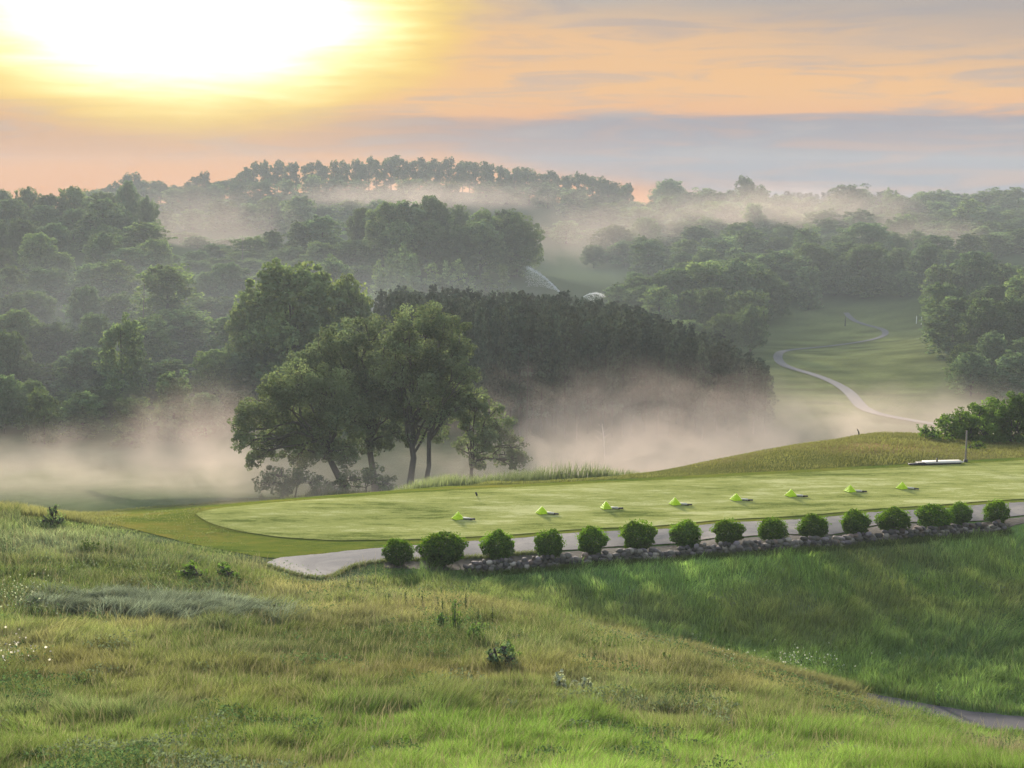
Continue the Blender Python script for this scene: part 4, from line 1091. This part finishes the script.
small_shrub(225, 583, [(218, 575, 7), (229, 574, 7), (224, 568, 6), (235, 578, 6)], 'right one of two leafy light green shrubs in the meadow', 'sumac', 0.09, 0.9)
small_shrub(500, 672, [(492, 655, 8), (502, 648, 7), (508, 660, 8), (497, 664, 9), (485, 664, 6), (514, 668, 6)], 'broad leafy weed clump hiding the meadow crest', 'broad', 0.075, 0.7)
weed_plant(90, 556, 20, 20, 'dark leafy weed below the lone brow shrub', stems=9, leaf=0.09, tone=0.65)
weed_plant(110, 558, 22, 10, 'thin dark upright weed right of the dark leafy weed', stems=4, leaf=0.08, tone=0.6)
weed_plant(348, 592, 18, 6, 'single rusty dock stalk below the end of the path', stems=2, leaf=0.05, tone=0.7)
for i, (px, py, h, w, lab, tn) in enumerate(((455, 640, 44, 14, 'tallest leafy weed stalk on the crest of the meadow', 0.75), (478, 650, 32, 26, 'bushy weed between two tall weed stalks', 0.9), 
                                         (510, 668, 30, 24, 'low leafy weed right of the broad clump', 0.75), (440, 632, 22, 10, 'short weed left of the tallest weed stalk', 0.7),
                                         (664, 668, 16, 18, 'small dark bushlet on the pale grass crest', 0.7), (938, 706, 24, 9, 'pale flowered weed beside the lower path', 1.5))):
    weed_plant(px, py, h, w, lab, stems=6 + int(w / 2), leaf=0.085, tone=tn * 1.9, dens=1.3)
weed_plant(564, 693, 28, 26, 'left one of two silver leaved plants in the meadow', 'silver_plant', 'silver', leaf=0.12, stems=7, dens=0.7)
weed_plant(588, 698, 24, 20, 'right one of two silver leaved plants in the meadow', 'silver_plant', 'silver', leaf=0.13, stems=5, dens=0.7)
for i in range(9):
    px = 378 + i * 14 + rng.normal() * 3; py = 600 + i * 4 + rng.normal() * 4
    weed_plant(px, py, 22 + rng.random() * 8, 5, 'thin brown dock stalk on the pale grass crest', 'dock_stalk', 'weed', stems=2, leaf=0.05, tone=0.6, group='dock stalks on the crest', cat='stalk')
def flower_bed(name, cx, cy, rx, ry, n, label, c=(0.40, 0.42, 0.36)):
    px = cx + rx * rng.normal(size=n) * 0.5; py = cy + ry * rng.normal(size=n) * 0.5
    XY = np.array([ground_at(a, b, 15, 70) for a, b in zip(px[:60], py[:60])])
    k = rng.integers(0, len(XY), n); p = XY[k] + rng.normal(size=(n, 2)) * 0.25
    z = hgt(p[:, 0], p[:, 1]); acc = Acc(); H = 0.35 + 0.45 * rng.random(n)
    pos = np.stack([p[:, 0], p[:, 1], z + H], -1)
    leaf_cards(acc, pos, unit_vecs(n), 0.045 + 0.03 * rng.random(n), np.array(c) * (0.7 + 0.5 * rng.random(n))[:, None], rng, 0.8)
    m = n * 3; k = rng.integers(0, n, m)
    leaf_cards(acc, pos[k] - np.array([0, 0, 1]) * (H[k] * rng.random(m) * 0.8)[:, None] + rng.normal(size=(m, 3)) * 0.08, unit_vecs(m), 0.07, np.array([0.075, 0.13, 0.055]) * (0.6 + 0.8 * rng.random(m))[:, None], rng, 0.5)
    tag(acc.build(name, M['grass']), label, 'flowers', kind='stuff')
flower_bed('wildflower_patch', 800, 676, 70, 9, 130, 'white flowering patch along the edge of the green hollow')
flower_bed('wildflower_patch', 0, 672, 26, 16, 60, 'small white flowers at the left edge of the meadow', (0.6, 0.55, 0.55))
flower_bed('wildflower_patch', 12, 612, 40, 16, 130, 'pale flower heads in the left of the meadow', (0.35, 0.38, 0.28))

# ------------------------------------------------------------------ irrigation jet
M['water'] = leaf_mat('water_spray', (0.85, 0.88, 0.92), 0.6, 0.0, (1, 1, 1), tt=(1, 1, 1))
def jet(px0, py0, px1, py1, Z, apex, n, label):
    A = np.array([float(v) for v in P(px0, py0, Z)]); B = np.array([float(v) for v in P(px1, py1, Z + 6)])
    t = rng.random(n) ** 0.8
    p = A * (1 - t)[:, None] + B * t[:, None]; p[:, 2] += apex * 4 * t * (1 - t)
    p += rng.normal(size=(n, 3)) * (0.05 + 0.22 * t)[:, None] * np.array([1, 1, 0.7])
    fall = rng.random(n) < 0.55; p[fall, 2] -= rng.random(fall.sum()) ** 1.3 * 4.2 * t[fall]
    acc = Acc(); leaf_cards(acc, p - A, unit_vecs(n), 0.13, np.ones(3), rng, 0.6)
    o = acc.build('water_jet', M['water']); o.location = A
    # the sprinkler head it leaves
    return tag(o, label, 'water spray', 'irrigation sprays')
jet(561, 293, 527, 267, 300, 0.6, 2600, 'tall arching white water spray left of the gap between the woods')
jet(583, 297, 604, 296, 300, 0.7, 900, 'low white water spray right of the tall arching spray')

# ------------------------------------------------------------------ air: haze box and mist banks
def volume_box(name, mat, label):
    pass
m, nt = new_mat('haze_air'); k = NT(nt)
v = k.n('ShaderNodeVolumePrincipled'); v.inputs['Color'].default_value = (0.63, 0.69, 0.73, 1); v.inputs['Density'].default_value = 0.00052; v.inputs['Anisotropy'].default_value = 0.0
o = k.n('ShaderNodeOutputMaterial'); k.link(v.outputs[0], o.inputs['Volume'])
acc = Acc(); box(acc, (0, 490, 26), (1500, 1060, 68)); hz = acc.build('haze', m)
tag(hz, 'pale morning haze filling the valley', 'haze', kind='stuff')

import bmesh
def mist(px, py, Z, hx, hy, hz_, dens, nscale, label, low=-1.0, thr=0.42, soft=0.22, aniso=0.22, squash=1.3, tilt=0.0, tint=(0.95, 0.80, 0.705)):  # default tint puts warm dawn light into the colour of white mist
    m, nt = new_mat('mist_air'); k = NT(nt)
    tc = k.n('ShaderNodeTexCoord')
    sep = k.n('ShaderNodeSeparateXYZ'); k.link(tc.outputs['Object'], sep.inputs[0])
    ln = k.n('ShaderNodeVectorMath', operation='LENGTH'); k.link(tc.outputs['Object'], ln.inputs[0])
    env = k.m('SUBTRACT', 1.0, k.sm(ln.outputs['Value'], 0.25, 1.0))
    g = k.n('ShaderNodeNewGeometry')
    mp = k.n('ShaderNodeMapping'); mp.inputs['Scale'].default_value = (1, 0.8, squash); k.link(g.outputs['Position'], mp.inputs['Vector'])
    nz = k.noise(mp.outputs[0], nscale * 2.4, 5.0, 0.62, 1.8)
    f = k.m('ADD', nz, k.m('MULTIPLY', k.m('SUBTRACT', env, 0.5), 0.30))
    wis = k.sm(f, thr, thr + soft)
    grad = k.sm(sep.outputs['Z'], 1.0, low)
    d = k.m('MULTIPLY', k.m('MULTIPLY', wis, env), k.m('MULTIPLY', grad, dens))
    v = k.n('ShaderNodeVolumePrincipled'); v.inputs['Color'].default_value = tint + (1,); v.inputs['Anisotropy'].default_value = aniso
    k.link(d, v.inputs['Density'])
    o = k.n('ShaderNodeOutputMaterial'); k.link(v.outputs[0], o.inputs['Volume'])
    bm = bmesh.new(); bmesh.ops.create_icosphere(bm, subdivisions=3, radius=1.0)
    me = D.meshes.new('mist'); bm.to_mesh(me); bm.free(); me.materials.append(m)
    ob = D.objects.new('mist', me); C.objects.link(ob)
    ob.location = [float(q) for q in P(px, py, Z)]; ob.scale = (hx, hy, hz_); ob.rotation_euler = (0, tilt, 0)
    tag(ob, label, 'mist', kind='stuff')
    return ob
mist(80, 485, 124, 36, 28, 9, 0.056, 0.05, 'warm pale mist lying in the valley left of the oak clump', tilt=-0.06)
mist(380, 480, 113, 24, 16, 6, 0.055, 0.06, 'thin mist around the trunks of the oak clump')
mist(640, 447, 129, 30, 17, 12.5, 0.085, 0.06, 'pinkish mist bank before the trunks of the pine stand')
mist(790, 430, 140, 16, 17, 8, 0.045, 0.06, 'mist curling past the right end of the pine stand')
mist(925, 428, 150, 28, 26, 8, 0.040, 0.05, 'mist drifting over the lower end of the far fairway')
mist(655, 458, 106, 22, 11, 6.5, 0.075, 0.07, 'low bright mist just beyond the brow of the tee')
mist(205, 432, 134, 13, 13, 9, 0.045, 0.08, 'wisp of mist climbing between the left woods and the oak clump')
mist(375, 488, 98, 22, 9, 4.5, 0.075, 0.07, 'thin mist lying before the feet of the oak clump')
mist(90, 503, 105, 34, 15, 6.5, 0.06, 0.06, 'thin low mist in front of the left valley mist')
mist(210, 345, 215, 90, 92, 25, 0.0080, 0.012, 'faint grey veil of damp air over the left hillside', thr=0.15, soft=0.4, tint=(0.80, 0.83, 0.85), aniso=0.0)
mist(800, 285, 400, 110, 110, 30, 0.0020, 0.01, 'faint grey veil of damp air over the right hillside', thr=0.15, soft=0.4, tint=(0.78, 0.83, 0.86), aniso=0.0)
mist(200, 228, 440, 46, 50, 26, 0.009, 0.018, 'mist rising from the gap left of the middle ridge')
mist(430, 194, 570, 95, 40, 12, 0.016, 0.017, 'pink mist band lying below the far ridge trees')
mist(610, 230, 470, 50, 60, 24, 0.009, 0.016, 'blue grey mist filling the gap beside the middle ridge')
mist(790, 205, 505, 80, 45, 16, 0.015, 0.018, 'mist trailing over the right hillside below the skyline')
mist(920, 235, 420, 38, 35, 12, 0.011, 0.022, 'thin mist wisp low over the right hillside')

# ------------------------------------------------------------------ camera, sun, sky
cam = D.cameras.new('camera'); co = D.objects.new('camera', cam); C.objects.link(co)
cam.sensor_width = 36.0; cam.lens = F / 1024 * 36.0; cam.clip_end = 8000; cam.clip_start = 0.1
co.location = (0, 0, CAMZ); co.rotation_euler = (PI / 2 - PITCH, 0, 0)
bpy.context.scene.camera = co
LEL = R(11.5)      # lamp raised above the sky glow so mist and slope catch light
sd = Vector((math.sin(SUN_AZ) * math.cos(LEL), math.cos(SUN_AZ) * math.cos(LEL), math.sin(LEL)))
sl = D.lights.new('sun', 'SUN'); sl.energy = 2.4; sl.angle = R(8.0); sl.color = (1.0, 0.88, 0.74)
so = D.objects.new('sun', sl); C.objects.link(so); so.rotation_euler = sd.to_track_quat('Z', 'Y').to_euler(); so.location = (0, 0, 200)

EXPOSURE = 2.3
def make_world():
    w = D.worlds.new('World'); bpy.context.scene.world = w; w.use_nodes = True
    nt = w.node_tree
    for n in list(nt.nodes): nt.nodes.remove(n)
    k = NT(nt)
    tc = k.n('ShaderNodeTexCoord'); nv = k.n('ShaderNodeVectorMath', operation='NORMALIZE'); k.link(tc.outputs['Generated'], nv.inputs[0])
    sep = k.n('ShaderNodeSeparateXYZ'); k.link(nv.outputs[0], sep.inputs[0])
    x, y, z = sep.outputs
    el = k.m('MULTIPLY', k.m('ARCSINE', z), 180 / PI); az = k.m('MULTIPLY', k.m('ARCTAN2', x, y), 180 / PI)
    def vec(a, b):
        c = k.n('ShaderNodeCombineXYZ'); k.val(c.inputs[0], a); k.val(c.inputs[1], b); return c.outputs[0]
    big = k.noise(vec(k.m('MULTIPLY', az, 0.09), k.m('MULTIPLY', el, 0.55)), 1.0, 5, 0.55, 0.6)
    fine = k.noise(vec(k.m('MULTIPLY', az, 0.16), k.m('MULTIPLY', el, 1.7)), 1.0, 6, 0.6, 0.8)
    e2 = k.m('ADD', el, k.m('MULTIPLY', k.m('SUBTRACT', big, 0.5), 1.6))
    lin = lambda r, g, b: tuple(((c / 255 + 0.055) / 1.055) ** 2.4 if c > 10 else c / 3294 for c in (r, g, b))
    # clear-air colours by height above the horizon (degrees / 12)
    base = k.ramp(k.m('DIVIDE', e2, 12.0, clamp=True), [(0.0, lin(242, 160, 94)), (0.10, lin(242, 166, 100)), (0.22, lin(234, 172, 122)), (0.38, lin(240, 188, 130)), (0.52, lin(236, 190, 140)), (0.68, lin(196, 184, 170)), (1.0, lin(168, 168, 172))])
    # grey-blue bank of cloud low on the right, thinning to the left
    top = k.m('ADD', 3.45, k.m('MULTIPLY', k.m('SUBTRACT', fine, 0.5), 0.9))
    bank = k.m('MULTIPLY', k.sm(k.m('SUBTRACT', top, el), -0.12, 0.35), k.sm(k.m('ADD', k.m('ADD', el, k.m('MULTIPLY', k.m('SUBTRACT', big, 0.5), 1.2)), k.m('MAXIMUM', k.m('MULTIPLY', az, 0.16), -0.5)), 0.7, 1.9))
    bank = k.m('MULTIPLY', bank, k.m('ADD', 0.55, k.m('MULTIPLY', k.sm(az, -14.0, 6.0), 0.45)))
    bank = k.m('MULTIPLY', bank, k.m('ADD', 0.70, k.m('MULTIPLY', k.sm(fine, 0.32, 0.6), 0.30)), clamp=True)
    cool = k.mix(k.sm(az, -12.0, 4.0), lin(176, 138, 122), lin(142, 146, 162)); c = k.mix(bank, base, cool)
    # thin streaks
    st = k.m('MULTIPLY', k.sm(fine, 0.47, 0.66), k.m('MULTIPLY', k.sm(el, 0.8, 2.6), 0.62))
    c = k.mix(st, c, lin(186, 172, 166))
    st2 = k.m('MULTIPLY', k.sm(big, 0.52, 0.75), k.m('MULTIPLY', k.sm(el, 4.5, 7.5), 0.6))
    c = k.mix(st2, c, lin(178, 172, 172))
    tr = k.m('MULTIPLY', k.sm(k.m('ADD', k.m('ADD', el, k.m('MULTIPLY', az, 0.14)), k.m('MULTIPLY', k.m('SUBTRACT', fine, 0.5), 3.0)), 6.2, 10.0), 0.8)
    c = k.mix(tr, c, lin(166, 160, 160))
    # glow of the veiled sun
    az0, el0 = math.degrees(SUN_AZ), math.degrees(SUN_EL)
    dx = k.m('DIVIDE', k.m('SUBTRACT', az, az0), 8.6); dy = k.m('DIVIDE', k.m('SUBTRACT', el, el0), 3.6)
    rr = k.m('SQRT', k.m('ADD', k.m('MULTIPLY', dx, dx), k.m('MULTIPLY', dy, dy)))
    rr = k.m('ADD', rr, k.m('ADD', k.m('MULTIPLY', k.m('SUBTRACT', fine, 0.5), 0.3), k.m('MULTIPLY', k.m('SUBTRACT', big, 0.5), 0.35)))
    g0 = k.m('SUBTRACT', 1.0, k.sm(rr, 0.8, 1.9)); g2 = k.m('SUBTRACT', 1.0, k.sm(rr, 0.9, 1.5)); g1 = k.m('SUBTRACT', 1.0, k.sm(rr, 0.25, 1.32))
    g1 = k.m('POWER', g1, 1.35)
    c = k.mix(k.m('MULTIPLY', g0, 0.75), c, lin(250, 196, 118))
    c = k.mix(g2, c, lin(255, 226, 95))
    glow2 = k.mix(g1, (0, 0, 0), (2.2, 2.2, 2.4))
    c = k.mix(1.0, c, glow2, 'ADD')
    cm = k.n('ShaderNodeVectorMath', operation='SCALE'); k.link(c, cm.inputs[0]); cm.inputs['Scale'].default_value = 1.0 / (2 ** EXPOSURE)
    bg1 = k.n('ShaderNodeBackground'); k.link(cm.outputs[0], bg1.inputs[0]); bg1.inputs[1].default_value = 1.0
    sk = k.n('ShaderNodeTexSky', sky_type='NISHITA'); sk.sun_disc = False; sk.sun_elevation = SUN_EL; sk.sun_rotation = SUN_AZ
    grey = k.mix(0.5, sk.outputs[0], (1.05, 1.0, 0.95)); bg2 = k.n('ShaderNodeBackground'); k.link(grey, bg2.inputs[0]); bg2.inputs[1].default_value = 0.15
    mx = k.n('ShaderNodeMixShader'); k.link(k.sm(el, 9.0, 24.0), mx.inputs[0]); k.link(bg1.outputs[0], mx.inputs[1]); k.link(bg2.outputs[0], mx.inputs[2])
    o = k.n('ShaderNodeOutputWorld'); k.link(mx.outputs[0], o.inputs['Surface'])
make_world()

sc = bpy.context.scene
sc.render.engine = 'CYCLES'
sc.view_settings.view_transform = 'Standard'; sc.view_settings.look = 'None'; sc.view_settings.exposure = EXPOSURE; sc.view_settings.gamma = 1.0
sc.view_settings.use_curve_mapping = False
cy = sc.cycles
cy.use_denoising = True; cy.denoiser = 'OPENIMAGEDENOISE'
cy.use_adaptive_sampling = True; cy.adaptive_threshold = 0.02
cy.max_bounces = 6; cy.diffuse_bounces = 2; cy.glossy_bounces = 1; cy.transmission_bounces = 3; cy.transparent_max_bounces = 8; cy.volume_bounces = 3
cy.volume_step_rate = 1.0; cy.volume_max_steps = 128
cy.sample_clamp_indirect = 4.0
cy.caustics_reflective = False; cy.caustics_refractive = False
HEIGHTS = heights
